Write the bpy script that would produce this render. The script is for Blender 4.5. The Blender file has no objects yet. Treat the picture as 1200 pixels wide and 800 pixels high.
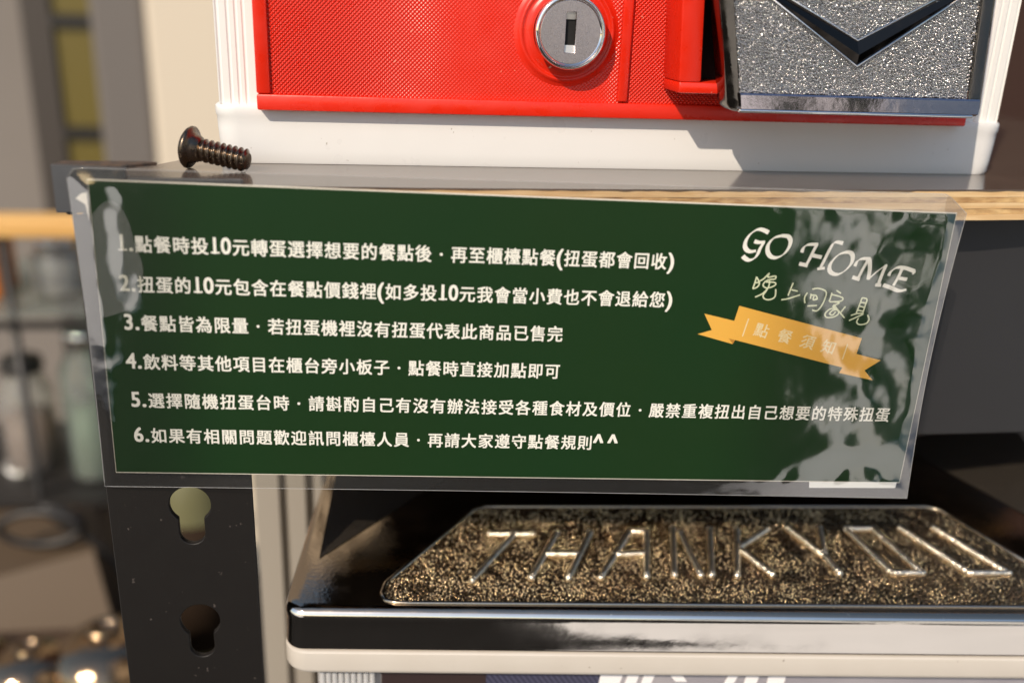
import bpy, bmesh, math, random
from mathutils import Vector, Matrix, noise
from mathutils.geometry import tessellate_polygon

random.seed(7)
R = math.radians
SC = bpy.context.scene
COL = SC.collection
mm = 0.001

# ------------------------------------------------------------------ camera
cam_d = bpy.data.cameras.new('camera')
cam = bpy.data.objects.new('camera', cam_d)
COL.objects.link(cam)
SC.camera = cam
right = Vector((0.99093997, -0.12926579, 0.03644637))
down = Vector((-0.00921339, -0.33615754, -0.9417607))
fwd = Vector((0.13398916, 0.93289252, -0.33430292))
M = Matrix((right, -down, -fwd)).transposed().to_4x4()
M.translation = Vector((0.0956433, -0.3213736, 0.0579433))
cam.matrix_world = M
cam_d.sensor_width = 36.0
cam_d.lens = 33.0
cam_d.clip_start = 0.01
cam_d.clip_end = 500
cam_d.dof.use_dof = True
cam_d.dof.focus_distance = 0.352
cam_d.dof.aperture_fstop = 4.0
cam_d.dof.aperture_blades = 9

# ------------------------------------------------------------------ world, sun
SUN_TO = Vector((-0.73, -1.0, 0.96)).normalized()      # towards the sun
sun_el = math.asin(SUN_TO.z)
sun_az = math.atan2(SUN_TO.x, SUN_TO.y)
world = bpy.data.worlds.new('World')
SC.world = world
world.use_nodes = True
wn, wl = world.node_tree.nodes, world.node_tree.links
sky = wn.new('ShaderNodeTexSky')
sky.sky_type = 'NISHITA'
sky.sun_disc = False
sky.sun_elevation = sun_el
sky.sun_rotation = sun_az
sky.dust_density = 1.0
sky.air_density = 1.2
wl.new(sky.outputs[0], wn['Background'].inputs[0])
wn['Background'].inputs[1].default_value = 0.12
sun_d = bpy.data.lights.new('sun', 'SUN')
sun_d.energy = 3.8
sun_d.angle = R(0.5)
sun_d.color = (1.0, 0.86, 0.69)
sun = bpy.data.objects.new('sun', sun_d)
COL.objects.link(sun)
sun.rotation_euler = SUN_TO.to_track_quat('Z', 'Y').to_euler()
SC.view_settings.view_transform = 'Standard'
SC.view_settings.look = 'None'
SC.view_settings.gamma = 1
SC.view_settings.exposure = 0.18
SC.cycles.max_bounces = 10
SC.cycles.transparent_max_bounces = 16
SC.cycles.caustics_reflective = False
SC.cycles.caustics_refractive = False
SC.cycles.sample_clamp_indirect = 6

# ------------------------------------------------------------------ materials
def mat(name, base, rough=0.5, metal=0.0, spec=0.5, coat=0.0, bump=None, var=None, rvar=None, coords='Object', specks=None):
    """bump=(kind, scale, strength, distance)  var=(scale, amount, second colour)  rvar=(scale, lo, hi)"""
    m = bpy.data.materials.new(name)
    m.use_nodes = True
    n, l = m.node_tree.nodes, m.node_tree.links
    b = n['Principled BSDF']
    b.inputs['Base Color'].default_value = (*base, 1)
    b.inputs['Roughness'].default_value = rough
    b.inputs['Metallic'].default_value = metal
    b.inputs['Specular IOR Level'].default_value = spec
    b.inputs['Coat Weight'].default_value = coat
    tc = n.new('ShaderNodeTexCoord')
    def tex(kind, scale):
        if kind == 'voronoi':
            t = n.new('ShaderNodeTexVoronoi'); t.inputs['Scale'].default_value = scale
            t.feature = 'SMOOTH_F1'; t.inputs['Smoothness'].default_value = 0.25
            out = t.outputs['Distance']
        else:
            t = n.new('ShaderNodeTexNoise'); t.inputs['Scale'].default_value = scale
            t.inputs['Detail'].default_value = 5
            out = t.outputs['Fac']
        l.new(tc.outputs[coords], t.inputs['Vector'])
        return out
    if var:
        out = tex('noise', var[0])
        rp = n.new('ShaderNodeValToRGB')
        rp.color_ramp.elements[0].position = 0.5 - var[1]
        rp.color_ramp.elements[1].position = 0.5 + var[1]
        rp.color_ramp.elements[0].color = (*base, 1)
        rp.color_ramp.elements[1].color = (*var[2], 1)
        l.new(out, rp.inputs[0]); l.new(rp.outputs[0], b.inputs['Base Color'])
    if specks:
        # dust and small chips: (scale, threshold, colour)
        out = tex('noise', specks[0])
        rp2 = n.new('ShaderNodeValToRGB')
        rp2.color_ramp.elements[0].position = specks[1]; rp2.color_ramp.elements[1].position = specks[1] + 0.02
        mx = n.new('ShaderNodeMix'); mx.data_type = 'RGBA'
        l.new(out, rp2.inputs[0]); l.new(rp2.outputs[0], mx.inputs['Factor'])
        if b.inputs['Base Color'].is_linked:
            l.new(b.inputs['Base Color'].links[0].from_socket, mx.inputs[6])
        else:
            mx.inputs[6].default_value = (*base, 1)
        mx.inputs[7].default_value = (*specks[2], 1)
        l.new(mx.outputs[2], b.inputs['Base Color'])
    if rvar:
        out = tex('noise', rvar[0])
        mr = n.new('ShaderNodeMapRange')
        mr.inputs['From Min'].default_value = 0.35; mr.inputs['From Max'].default_value = 0.65
        mr.inputs['To Min'].default_value = rvar[1]; mr.inputs['To Max'].default_value = rvar[2]
        l.new(out, mr.inputs[0]); l.new(mr.outputs[0], b.inputs['Roughness'])
    if bump:
        out = tex(bump[0], bump[1])
        bp = n.new('ShaderNodeBump')
        bp.inputs['Strength'].default_value = bump[2]
        bp.inputs['Distance'].default_value = bump[3]
        if bump[0] == 'voronoi':
            bp.invert = True
        l.new(out, bp.inputs['Height']); l.new(bp.outputs[0], b.inputs['Normal'])
    return m

def film_mat(name, ior, tint, bump=None, alpha_diff=0.0, rough=0.03, end_glare=None):
    """thin clear plastic: see-through with a Fresnel gloss"""
    m = bpy.data.materials.new(name)
    m.use_nodes = True
    n, l = m.node_tree.nodes, m.node_tree.links
    for x in list(n):
        if x.type == 'BSDF_PRINCIPLED': n.remove(x)
    out = [x for x in n if x.type == 'OUTPUT_MATERIAL'][0]
    tr = n.new('ShaderNodeBsdfTransparent'); tr.inputs[0].default_value = (*tint, 1)
    gl = n.new('ShaderNodeBsdfGlossy'); gl.inputs['Roughness'].default_value = rough
    df = n.new('ShaderNodeBsdfDiffuse'); df.inputs[0].default_value = (0.75, 0.75, 0.75, 1)
    fr = n.new('ShaderNodeFresnel')
    # a thin sheet reflects alike from both faces: undo the node's inversion on back faces
    ge = n.new('ShaderNodeNewGeometry'); mr = n.new('ShaderNodeMapRange')
    mr.inputs['To Min'].default_value = ior; mr.inputs['To Max'].default_value = 1.0 / ior
    l.new(ge.outputs['Backfacing'], mr.inputs[0]); l.new(mr.outputs[0], fr.inputs[0])
    if end_glare:
        # gloss raised at the ends to strengthen the reflected glare there: (x0, x1, x2, x3, ior)
        tcl = n.new('ShaderNodeTexCoord'); sx = n.new('ShaderNodeSeparateXYZ'); l.new(tcl.outputs['Object'], sx.inputs[0])
        a = n.new('ShaderNodeMapRange'); a.interpolation_type = 'SMOOTHSTEP'
        a.inputs['From Min'].default_value = end_glare[0]; a.inputs['From Max'].default_value = end_glare[1]
        a.inputs['To Min'].default_value = end_glare[4] - ior; a.inputs['To Max'].default_value = 0
        b2 = n.new('ShaderNodeMapRange'); b2.interpolation_type = 'SMOOTHSTEP'
        b2.inputs['From Min'].default_value = end_glare[2]; b2.inputs['From Max'].default_value = end_glare[3]
        b2.inputs['To Min'].default_value = 0; b2.inputs['To Max'].default_value = end_glare[4] - ior
        l.new(sx.outputs[0], a.inputs[0]); l.new(sx.outputs[0], b2.inputs[0])
        s1 = n.new('ShaderNodeMath'); s1.operation = 'ADD'; l.new(a.outputs[0], s1.inputs[0]); l.new(b2.outputs[0], s1.inputs[1])
        s2 = n.new('ShaderNodeMath'); s2.operation = 'ADD'; l.new(s1.outputs[0], s2.inputs[0]); s2.inputs[1].default_value = ior
        iv = n.new('ShaderNodeMath'); iv.operation = 'DIVIDE'; iv.inputs[0].default_value = 1; l.new(s2.outputs[0], iv.inputs[1])
        l.new(s2.outputs[0], mr.inputs['To Min']); l.new(iv.outputs[0], mr.inputs['To Max'])
    mx = n.new('ShaderNodeMixShader'); m2 = n.new('ShaderNodeMixShader')
    m2.inputs[0].default_value = alpha_diff
    l.new(tr.outputs[0], m2.inputs[1]); l.new(df.outputs[0], m2.inputs[2])
    l.new(fr.outputs[0], mx.inputs[0]); l.new(m2.outputs[0], mx.inputs[1]); l.new(gl.outputs[0], mx.inputs[2])
    l.new(mx.outputs[0], out.inputs[0])
    if bump:
        tc = n.new('ShaderNodeTexCoord')
        t = n.new('ShaderNodeTexNoise'); t.inputs['Scale'].default_value = bump[0]; t.inputs['Detail'].default_value = 3
        bp = n.new('ShaderNodeBump'); bp.inputs['Strength'].default_value = bump[1]; bp.inputs['Distance'].default_value = bump[2]
        l.new(tc.outputs['Object'], t.inputs['Vector']); l.new(t.outputs['Fac'], bp.inputs['Height'])
        l.new(bp.outputs[0], gl.inputs['Normal']); l.new(bp.outputs[0], fr.inputs['Normal'])
    return m

# ------------------------------------------------------------------ mesh helpers
def link(name, me, material=None, parent=None, loc=None, rot=None, smooth=False):
    o = bpy.data.objects.new(name, me)
    COL.objects.link(o)
    if material and not me.materials:
        me.materials.append(material)
    if smooth:
        for p in me.polygons: p.use_smooth = True
    if parent: o.parent = parent
    if loc is not None: o.location = loc
    if rot is not None: o.rotation_euler = rot
    return o

def obj(name, bm, material, parent=None, smooth=False, loc=None, rot=None, angle=None):
    bmesh.ops.recalc_face_normals(bm, faces=bm.faces[:])
    me = bpy.data.meshes.new(name)
    bm.to_mesh(me); bm.free()
    o = link(name, me, material, parent, loc, rot, smooth or angle is not None)
    if angle is not None:
        me.set_sharp_from_angle(angle=R(angle))
    return o

def thing(name, label, cat, loc=(0, 0, 0), rot=(0, 0, 0), group=None):
    o = bpy.data.objects.new(name, None)
    o.empty_display_size = 0.02
    COL.objects.link(o)
    o.location = loc; o.rotation_euler = rot
    o['label'] = label; o['category'] = cat
    if group: o['group'] = group
    return o

def tag(o, label, cat, group=None):
    o['label'] = label; o['category'] = cat
    if group: o['group'] = group
    return o

def add_box(bm, x0, x1, y0, y1, z0, z1, bev=0.0, seg=2):
    vs = [bm.verts.new((x, y, z)) for x in (x0, x1) for y in (y0, y1) for z in (z0, z1)]
    fs = [(0, 1, 3, 2), (4, 6, 7, 5), (0, 4, 5, 1), (2, 3, 7, 6), (0, 2, 6, 4), (1, 5, 7, 3)]
    faces = [bm.faces.new([vs[i] for i in f]) for f in fs]
    if bev > 0:
        es = list({e for f in faces for e in f.edges})
        bmesh.ops.bevel(bm, geom=es, offset=bev, segments=seg, affect='EDGES', profile=0.5)
    return bm

def box(x0, x1, y0, y1, z0, z1, bev=0.0, seg=2):
    return add_box(bmesh.new(), x0, x1, y0, y1, z0, z1, bev, seg)

def add_prism(bm, pts, axis, a0, a1):
    """closed outline pts extruded along axis ('x','y','z') from a0 to a1"""
    def v(p, a):
        return {'x': (a, p[0], p[1]), 'y': (p[0], a, p[1]), 'z': (p[0], p[1], a)}[axis]
    A = [bm.verts.new(v(p, a0)) for p in pts]
    B = [bm.verts.new(v(p, a1)) for p in pts]
    n = len(pts)
    bm.faces.new(A); bm.faces.new(B[::-1])
    for i in range(n):
        bm.faces.new((A[i], B[i], B[(i + 1) % n], A[(i + 1) % n]))
    return bm

def prism(pts, axis, a0, a1):
    return add_prism(bmesh.new(), pts, axis, a0, a1)

def add_tube(bm, pts, r, n=10, cap=True, closed=False):
    pts = [Vector(p) for p in pts]
    rings = []
    m = len(pts)
    up = None
    for i, p in enumerate(pts):
        a = pts[(i - 1) % m] if (i or closed) else p
        b = pts[(i + 1) % m] if (i < m - 1 or closed) else p
        d = (b - a).normalized()
        if up is None:
            up = d.orthogonal().normalized()
        up = (up - d * up.dot(d)).normalized()
        s = d.cross(up)
        rr = r[i] if isinstance(r, (list, tuple)) else r
        rings.append([bm.verts.new(p + (up * math.cos(2 * math.pi * k / n) + s * math.sin(2 * math.pi * k / n)) * rr) for k in range(n)])
    for i in range(m - (0 if closed else 1)):
        A, B = rings[i], rings[(i + 1) % m]
        for k in range(n):
            bm.faces.new((A[k], A[(k + 1) % n], B[(k + 1) % n], B[k]))
    if cap and not closed:
        bm.faces.new(rings[0][::-1]); bm.faces.new(rings[-1])
    return bm

def add_lathe(bm, prof, n=48, mat4=None):
    """prof: list of (r, h); around local Z"""
    rings = []
    for r, h in prof:
        if r < 1e-7:
            rings.append([bm.verts.new((0, 0, h))])
        else:
            rings.append([bm.verts.new((r * math.cos(2 * math.pi * k / n), r * math.sin(2 * math.pi * k / n), h)) for k in range(n)])
    for A, B in zip(rings, rings[1:]):
        for k in range(n):
            k2 = (k + 1) % n
            if len(A) == 1 and len(B) == 1: continue
            if len(A) == 1: bm.faces.new((A[0], B[k], B[k2]))
            elif len(B) == 1: bm.faces.new((A[k], A[k2], B[0]))
            else: bm.faces.new((A[k], A[k2], B[k2], B[k]))
    if mat4 is not None:
        bmesh.ops.transform(bm, matrix=mat4, verts=[v for ring in rings for v in ring])
    return bm

def arc(cx, cy, r, a0, a1, n):
    return [(cx + r * math.cos(R(a0 + (a1 - a0) * i / n)), cy + r * math.sin(R(a0 + (a1 - a0) * i / n))) for i in range(n + 1)]

def rrect(x0, x1, y0, y1, r, n=6):
    return (arc(x1 - r, y1 - r, r, 0, 90, n) + arc(x0 + r, y1 - r, r, 90, 180, n) +
            arc(x0 + r, y0 + r, r, 180, 270, n) + arc(x1 - r, y0 + r, r, 270, 360, n))

def holed_plate(name, outline, holes, thick, material, parent=None, bevel=0.0):
    """2D outline with holes in local XY, made solid by a filled curve"""
    cu = bpy.data.curves.new(name, 'CURVE')
    cu.dimensions = '2D'; cu.fill_mode = 'BOTH'; cu.extrude = thick / 2; cu.bevel_depth = bevel; cu.bevel_resolution = 1
    for pts in [outline] + holes:
        sp = cu.splines.new('POLY'); sp.points.add(len(pts) - 1)
        for q, p in zip(sp.points, pts): q.co = (p[0], p[1], 0, 1)
        sp.use_cyclic_u = True
    t = bpy.data.objects.new('tmp', cu); COL.objects.link(t)
    me = bpy.data.meshes.new_from_object(t.evaluated_get(bpy.context.evaluated_depsgraph_get()))
    bpy.data.objects.remove(t)
    me.name = name; me.materials.clear()
    return link(name, me, material, parent)

def smooth_line(pts, k=5):
    if len(pts) < 3: return [Vector(p) for p in pts]
    P = [Vector(p) for p in pts]; out = []
    for i in range(len(P) - 1):
        p0 = P[max(i - 1, 0)]; p1 = P[i]; p2 = P[i + 1]; p3 = P[min(i + 2, len(P) - 1)]
        for j in range(k):
            t = j / k
            out.append(0.5 * ((2 * p1) + (p2 - p0) * t + (2 * p0 - 5 * p1 + 4 * p2 - p3) * t * t + (-p0 + 3 * p1 - 3 * p2 + p3) * t ** 3))
    out.append(P[-1])
    return out

def add_stroke(bm, pts, y, width):
    """flat pen stroke in local XZ at depth y; width(dir) gives half width"""
    L = smooth_line(pts)
    prev = None
    for i, p in enumerate(L):
        a = L[max(i - 1, 0)]; b = L[min(i + 1, len(L) - 1)]
        d = (b - a)
        if d.length < 1e-9: continue
        d.normalize()
        nrm = Vector((-d.y, d.x)); w = width(d)
        q = (bm.verts.new((p.x + nrm.x * w, y, p.y + nrm.y * w)), bm.verts.new((p.x - nrm.x * w, y, p.y - nrm.y * w)))
        if prev: bm.faces.new((prev[0], prev[1], q[1], q[0]))
        prev = q

def add_glyph(bm, g, place, bold, y, step=4e-6):
    """printed glyph, thickened by four slightly offset layers of itself"""
    offs = [(-bold, -bold * 0.8), (bold, -bold * 0.8), (-bold, bold * 0.8), (bold, bold * 0.8), (0, 0)]
    for k, (dx, dz) in enumerate(offs):
        m = {}
        for v in g.vertices:
            x, z = place(v.co.x + dx, v.co.y + dz)
            m[v.index] = bm.verts.new((x, y - k * step, z))
        for p in g.polygons:
            bm.faces.new([m[i] for i in p.vertices])

def add_beads(pts, place, name, material, parent):
    """many small cast grains: pts = (x, y, radius, height); place maps (x, y, h) onto the surface"""
    V, F = [], []
    n = 6
    for x, y, r, h in pts:
        b = len(V); a0 = (x * 7919 + y * 104729) * 50 % 6.28
        for rr, hh in ((1.0, -0.25), (0.86, 0.45), (0.48, 0.86)):
            for k in range(n):
                a = a0 + 2 * math.pi * k / n
                V.append(place(x + r * rr * math.cos(a), y + r * rr * math.sin(a), h * hh))
        V.append(place(x, y, h))
        for q in (0, 1):
            for k in range(n):
                k2 = (k + 1) % n
                F.append((b + q * n + k, b + q * n + k2, b + (q + 1) * n + k2, b + (q + 1) * n + k))
        for k in range(n):
            F.append((b + 2 * n + k, b + 2 * n + (k + 1) % n, b + 3 * n))
    me = bpy.data.meshes.new(name); me.from_pydata(V, [], F); me.update()
    o = link(name, me, material, parent, smooth=True)
    o['kind'] = 'stuff'
    return o

def scatter(inside, x0, x1, y0, y1, pitch, seed):
    rnd = random.Random(seed); out = []
    ny = int((y1 - y0) / (pitch * 0.87)); nx = int((x1 - x0) / pitch)
    for j in range(ny):
        for i in range(nx):
            x = x0 + (i + 0.5 * (j % 2) + rnd.uniform(-0.42, 0.42)) * pitch
            y = y0 + (j + rnd.uniform(-0.42, 0.42)) * pitch * 0.87
            if inside(x, y):
                r = pitch * rnd.uniform(0.36, 0.66)
                out.append((x, y, r, r * rnd.uniform(0.55, 1.0)))
    return out

def text_mesh(body, bold=0.0):
    cu = bpy.data.curves.new('lettering', 'FONT')
    cu.body = body; cu.size = 1; cu.offset = bold; cu.resolution_u = 3
    t = bpy.data.objects.new('tmp', cu); COL.objects.link(t)
    me = bpy.data.meshes.new_from_object(t.evaluated_get(bpy.context.evaluated_depsgraph_get()))
    bpy.data.objects.remove(t)
    me.materials.clear()
    return me
TITLE_STROKES = [[(229.75, -9.13), (227.53, -8.22), (225.56, -8.22), (223.45, -9.72), (222.15, -11.9), (221.91, -14.06), (222.64, -15.47), (224.18, -16.14), (226.11, -15.78)],
    [(225.08, -12.37), (226.75, -12.74), (228.95, -12.52)],
    [(228.54, -12.68), (227.5, -14.94), (226.84, -17.13), (225.79, -18.61), (224.07, -19.22), (222.62, -18.65), (221.64, -17.85)],
    [(234.63, -10.03), (231.9, -11.02), (230.27, -13.41), (230.39, -15.92), (231.81, -17.68), (234.02, -17.97), (236.36, -16.62), (237.8, -14.22), (238.08, -11.88), (237.01, -10.3), (234.63, -10.03)],
    [(242.77, -15.86), (243.21, -14.04), (244.84, -12.9), (248.26, -12.7)],
    [(247.74, -12.87), (246.75, -15.72), (245.78, -18.66), (244.97, -20.45)],
    [(242.51, -19.94), (245.71, -20.49)],
    [(246.92, -16.73), (250.31, -17.34)],
    [(257.25, -12.03), (255.17, -11.63), (253.8, -12.15), (252.86, -14.06), (251.77, -17.37), (250.43, -21.36)],
    [(249.38, -21.65), (252.06, -21.2)],
    [(258.61, -15.19), (256.24, -16.25), (254.15, -19.06), (253.86, -21.64), (255.21, -23.07), (257.46, -23.29), (259.78, -21.81), (261.53, -19.18), (261.62, -16.61), (260.46, -15.27), (258.61, -15.19)],
    [(263.01, -20.23), (263.59, -18.38), (265.24, -17.33), (268.37, -17.3)],
    [(267.5, -17.58), (266.26, -20.86), (265.17, -24.04), (264.6, -24.98)],
    [(262.8, -24.22), (265.71, -24.95)],
    [(267.95, -17.42), (268.72, -20.78), (268.86, -24.92)],
    [(268.79, -24.92), (271.62, -21.79), (274.81, -19.1)],
    [(274.48, -19.3), (273.56, -23.21), (272.99, -26.65)],
    [(271.82, -26.8), (274.07, -26.84)],
    [(276.18, -23.31), (276.79, -21.62), (278.73, -20.15), (281.71, -20.16), (285.6, -21.33)],
    [(285.74, -21.25), (284.96, -22.39)],
    [(280.67, -20.57), (279.81, -23.75), (278.57, -26.96)],
    [(280.24, -24.03), (283.3, -24.38)],
    [(274.79, -26.7), (277.98, -27.73), (281.18, -28.75), (283.76, -28.18)]]
SCRIPT_STROKES = [[(227.76, -25.17), (227.39, -27.5), (226.94, -29.63)],
    [(227.79, -25.38), (229.05, -27.45), (228.51, -28.94), (226.95, -29.71)],
    [(227.39, -27.5), (228.89, -27.24)],
    [(229.04, -26.81), (230.55, -25.71), (232.14, -23.77), (231.81, -25.25), (234.49, -24.74), (234.52, -25.79), (232.49, -26.15), (231.06, -26.96), (230.5, -28.24), (231.68, -29.18), (233.52, -28.91), (235.05, -27.89), (234.42, -27.06), (231.37, -27.03)],
    [(232.66, -26.49), (232.59, -28.81), (230.93, -31.2), (228.22, -32.77)],
    [(232.49, -29.03), (231.88, -30.53), (231.05, -32.05), (231.86, -33.3), (233.79, -33.5), (235.5, -32.34), (235.38, -29.57)],
    [(241.4, -26.97), (240.82, -29.4), (240.26, -31.76)],
    [(241.18, -29.6), (243.57, -30.04)],
    [(237.99, -33.46), (240.44, -32.95), (244.63, -31.41)],
    [(247.22, -30.48), (246.48, -32.43), (246.94, -34.47)],
    [(248.78, -29.15), (251.17, -28.78), (254.13, -30.05), (253.87, -33.49), (252.82, -36.11), (251.72, -37.22), (250.06, -36.97)],
    [(248.64, -30.86), (248.7, -32.79)],
    [(248.65, -31.42), (250.33, -31.37), (251.13, -32.37), (250.12, -33.17)],
    [(249.87, -31.68), (249.85, -33.1), (251.48, -32.7)],
    [(248.04, -35.47), (251.6, -35.19)],
    [(257.82, -29.29), (259.71, -30.39)],
    [(256.28, -30.2), (256.05, -32.56), (255.7, -33.52)],
    [(256.4, -30.92), (259.27, -31.52), (260.75, -32.2), (260.0, -33.3), (256.02, -33.68)],
    [(257.51, -33.64), (259.69, -33.96), (257.46, -35.36), (259.22, -36.13), (256.69, -36.34), (255.09, -38.21), (255.96, -39.57), (258.49, -39.32), (260.07, -38.06), (259.4, -36.69), (257.64, -36.92), (256.79, -38.16), (257.94, -38.64), (258.91, -37.31)],
    [(257.68, -34.67), (260.27, -37.27), (262.61, -39.64)],
    [(262.25, -35.18), (260.76, -37.61)],
    [(267.84, -31.77), (267.19, -35.24), (266.68, -37.65)],
    [(267.84, -31.77), (269.72, -32.23), (269.59, -34.31), (269.12, -37.58)],
    [(267.51, -33.5), (269.48, -33.7)],
    [(267.21, -34.9), (269.35, -35.35)],
    [(266.9, -36.47), (269.19, -36.83)],
    [(264.79, -38.57), (267.22, -37.76), (269.38, -37.87), (267.24, -39.07), (264.49, -40.55)],
    [(267.87, -39.49), (267.52, -41.12), (268.84, -41.96), (271.12, -41.45), (271.91, -39.9), (271.08, -38.17)]]
LETTER_STROKES = {'T': [(77.9, 48.3, 96.8, 48.8), (88.6, 48.6, 70.3, 18.5)],
    'H': [(107.8, 49.9, 95.0, 20.5), (122.8, 50.3, 110.7, 20.8), (102.4, 35.5, 116.4, 35.8)],
    'A': [(141.0, 51.6, 124.3, 21.1), (141.0, 51.6, 148.2, 51.8), (148.2, 51.8, 143.9, 22.2), (132.1, 35.8, 145.7, 36.9)],
    'N': [(161.0, 53.9, 155.9, 23.2), (163.6, 51.2, 167.3, 23.5), (177.7, 54.3, 172.1, 23.6)],
    'K': [(190.2, 53.4, 183.0, 23.5), (204.3, 54.6, 187.8, 41.3), (187.8, 41.3, 198.3, 24.6)],
    'Y': [(214.4, 55.7, 224.3, 37.9), (229.0, 56.1, 225.7, 38.8), (224.9, 38.0, 228.1, 25.9)],
    'O': [(241.6, 55.5, 251.2, 26.4), (242.3, 56.0, 253.5, 56.3), (253.9, 55.8, 264.0, 28.2), (251.2, 26.4, 265.0, 26.7)],
    'U': [(267.2, 57.0, 285.4, 27.9), (283.2, 57.4, 302.1, 29.0), (285.6, 27.1, 303.5, 27.4)]}

# ------------------------------------------------------------------ material palette
WHITE = mat('white_plastic', (0.78, 0.78, 0.76), 0.38, bump=('noise', 900, 0.05, 0.0003), var=(25, 0.3, (0.74, 0.73, 0.70)))
SILVER_PLASTIC = mat('painted_base', (0.74, 0.735, 0.725), 0.36, bump=('noise', 2500, 0.15, 0.0002), var=(60, 0.4, (0.73, 0.725, 0.715)), rvar=(70, 0.26, 0.46), specks=(500, 0.735, (0.38, 0.35, 0.32)))
RED = mat('red_plastic', (0.68, 0.020, 0.005), 0.30, bump=('noise', 300, 0.12, 0.0005), rvar=(110, 0.20, 0.42), specks=(420, 0.725, (0.80, 0.35, 0.25)))
CHROME = mat('polished_chrome', (0.80, 0.79, 0.78), 0.05, 1.0, bump=('noise', 60, 0.05, 0.001), rvar=(90, 0.03, 0.10))
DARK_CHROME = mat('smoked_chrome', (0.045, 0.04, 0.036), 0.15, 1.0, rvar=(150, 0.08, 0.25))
PEBBLE = mat('pebbled_chrome', (0.42, 0.41, 0.40), 0.20, 1.0, bump=('voronoi', 1050, 1.0, 0.0011))
GRAIN = mat('cast_grain_chrome', (0.42, 0.41, 0.40), 0.11, 1.0)
LID_GRAIN = mat('lid_grain_chrome', (0.40, 0.27, 0.14), 0.16, 1.0)
GLINT_GRAIN = mat('lid_glint_grain', (0.62, 0.47, 0.27), 0.10, 1.0)  # glints put into paler grains set among the dark ones
FLAP_CHROME = mat('flap_dark_reflection_chrome', (0.20, 0.18, 0.16), 0.10, 1.0, bump=('noise', 90, 0.1, 0.001), rvar=(140, 0.05, 0.22))  # dark reflection on the flap border put into the metal's colour
LIP_CHROME = mat('flap_lip_chrome', (0.52, 0.48, 0.52), 0.06, 1.0, bump=('noise', 50, 0.15, 0.001))
LID_CHROME = mat('lid_chrome', (0.50, 0.41, 0.31), 0.09, 1.0, bump=('noise', 700, 0.10, 0.0004), rvar=(120, 0.05, 0.18), specks=(600, 0.68, (0.9, 0.75, 0.5)))
RIM_WHITE = mat('rim_cream_plastic', (0.60, 0.555, 0.50), 0.45, bump=('noise', 500, 0.08, 0.0003), var=(40, 0.35, (0.54, 0.49, 0.43)), specks=(450, 0.72, (0.25, 0.2, 0.16)))
FRONT_CHROME = mat('lid_front_chrome', (0.80, 0.75, 0.69), 0.07, 1.0, bump=('noise', 45, 0.10, 0.0012), rvar=(60, 0.04, 0.13))
LID_PEBBLE = mat('lid_pebbled_chrome', (0.26, 0.18, 0.10), 0.17, 1.0, bump=('voronoi', 800, 0.6, 0.0010))
LID_RIDGE = mat('lid_ridge_chrome', (0.92, 0.82, 0.66), 0.30, 1.0, bump=('noise', 900, 0.8, 0.0008))
FLANK = mat('grained_flank', (0.13, 0.11, 0.09), 0.35, 0.9, bump=('noise', 1500, 0.7, 0.0006))
LOCK_FACE = mat('lock_face_steel', (0.56, 0.50, 0.51), 0.25, 1.0, bump=('noise', 1500, 0.12, 0.0002), rvar=(500, 0.20, 0.30))
KEY_STEEL = mat('keyway_steel', (0.75, 0.72, 0.68), 0.45, 1.0)
BLACK = mat('black_paint', (0.016, 0.015, 0.015), 0.45, bump=('noise', 1800, 0.12, 0.0002), var=(40, 0.3, (0.024, 0.022, 0.021)))
POST_PAINT = mat('post_black_paint', (0.0085, 0.007, 0.0065), 0.5, spec=0.35, bump=('noise', 2200, 0.2, 0.0002), var=(90, 0.4, (0.0105, 0.009, 0.008)), specks=(330, 0.70, (0.06, 0.05, 0.045)))
BRACKET = mat('bracket_grey_paint', (0.075, 0.078, 0.085), 0.38, bump=('noise', 900, 0.2, 0.0003), var=(80, 0.3, (0.05, 0.052, 0.058)))
VOID = mat('dark_hollow', (0.004, 0.004, 0.004), 0.8)
BOLT = mat('black_oxide_steel', (0.15, 0.115, 0.085), 0.24, 1.0, bump=('noise', 900, 0.2, 0.0003), rvar=(500, 0.16, 0.4))
SHELF_TOP = mat('shelf_laminate', (0.115, 0.085, 0.065), 0.14, bump=('noise', 1200, 0.12, 0.0003), var=(45, 0.3, (0.08, 0.058, 0.045)), coat=0.3)
GREEN = mat('green_print', (0.004, 0.033, 0.008), 0.6, spec=0.2, var=(9, 0.35, (0.010, 0.032, 0.006)))
CREAM = mat('cream_print', (0.90, 0.875, 0.80), 0.5)
HANDINK = mat('handwriting_print', (0.72, 0.76, 0.52), 0.5)
ORANGE = mat('orange_print', (0.83, 0.44, 0.07), 0.5)
ORANGE_FOLD = mat('orange_fold_print', (0.50, 0.22, 0.03), 0.5)
PALE = mat('pale_print', (0.88, 0.72, 0.42), 0.5)
PAPER = mat('paper_edge', (0.82, 0.76, 0.66), 0.6)
CABINET = mat('cabinet_beige', (0.36, 0.325, 0.28), 0.5, bump=('noise', 600, 0.08, 0.0003))
CLEAR = film_mat('clear_plastic', 1.5, (0.86, 0.87, 0.88), alpha_diff=0.12)

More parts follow.
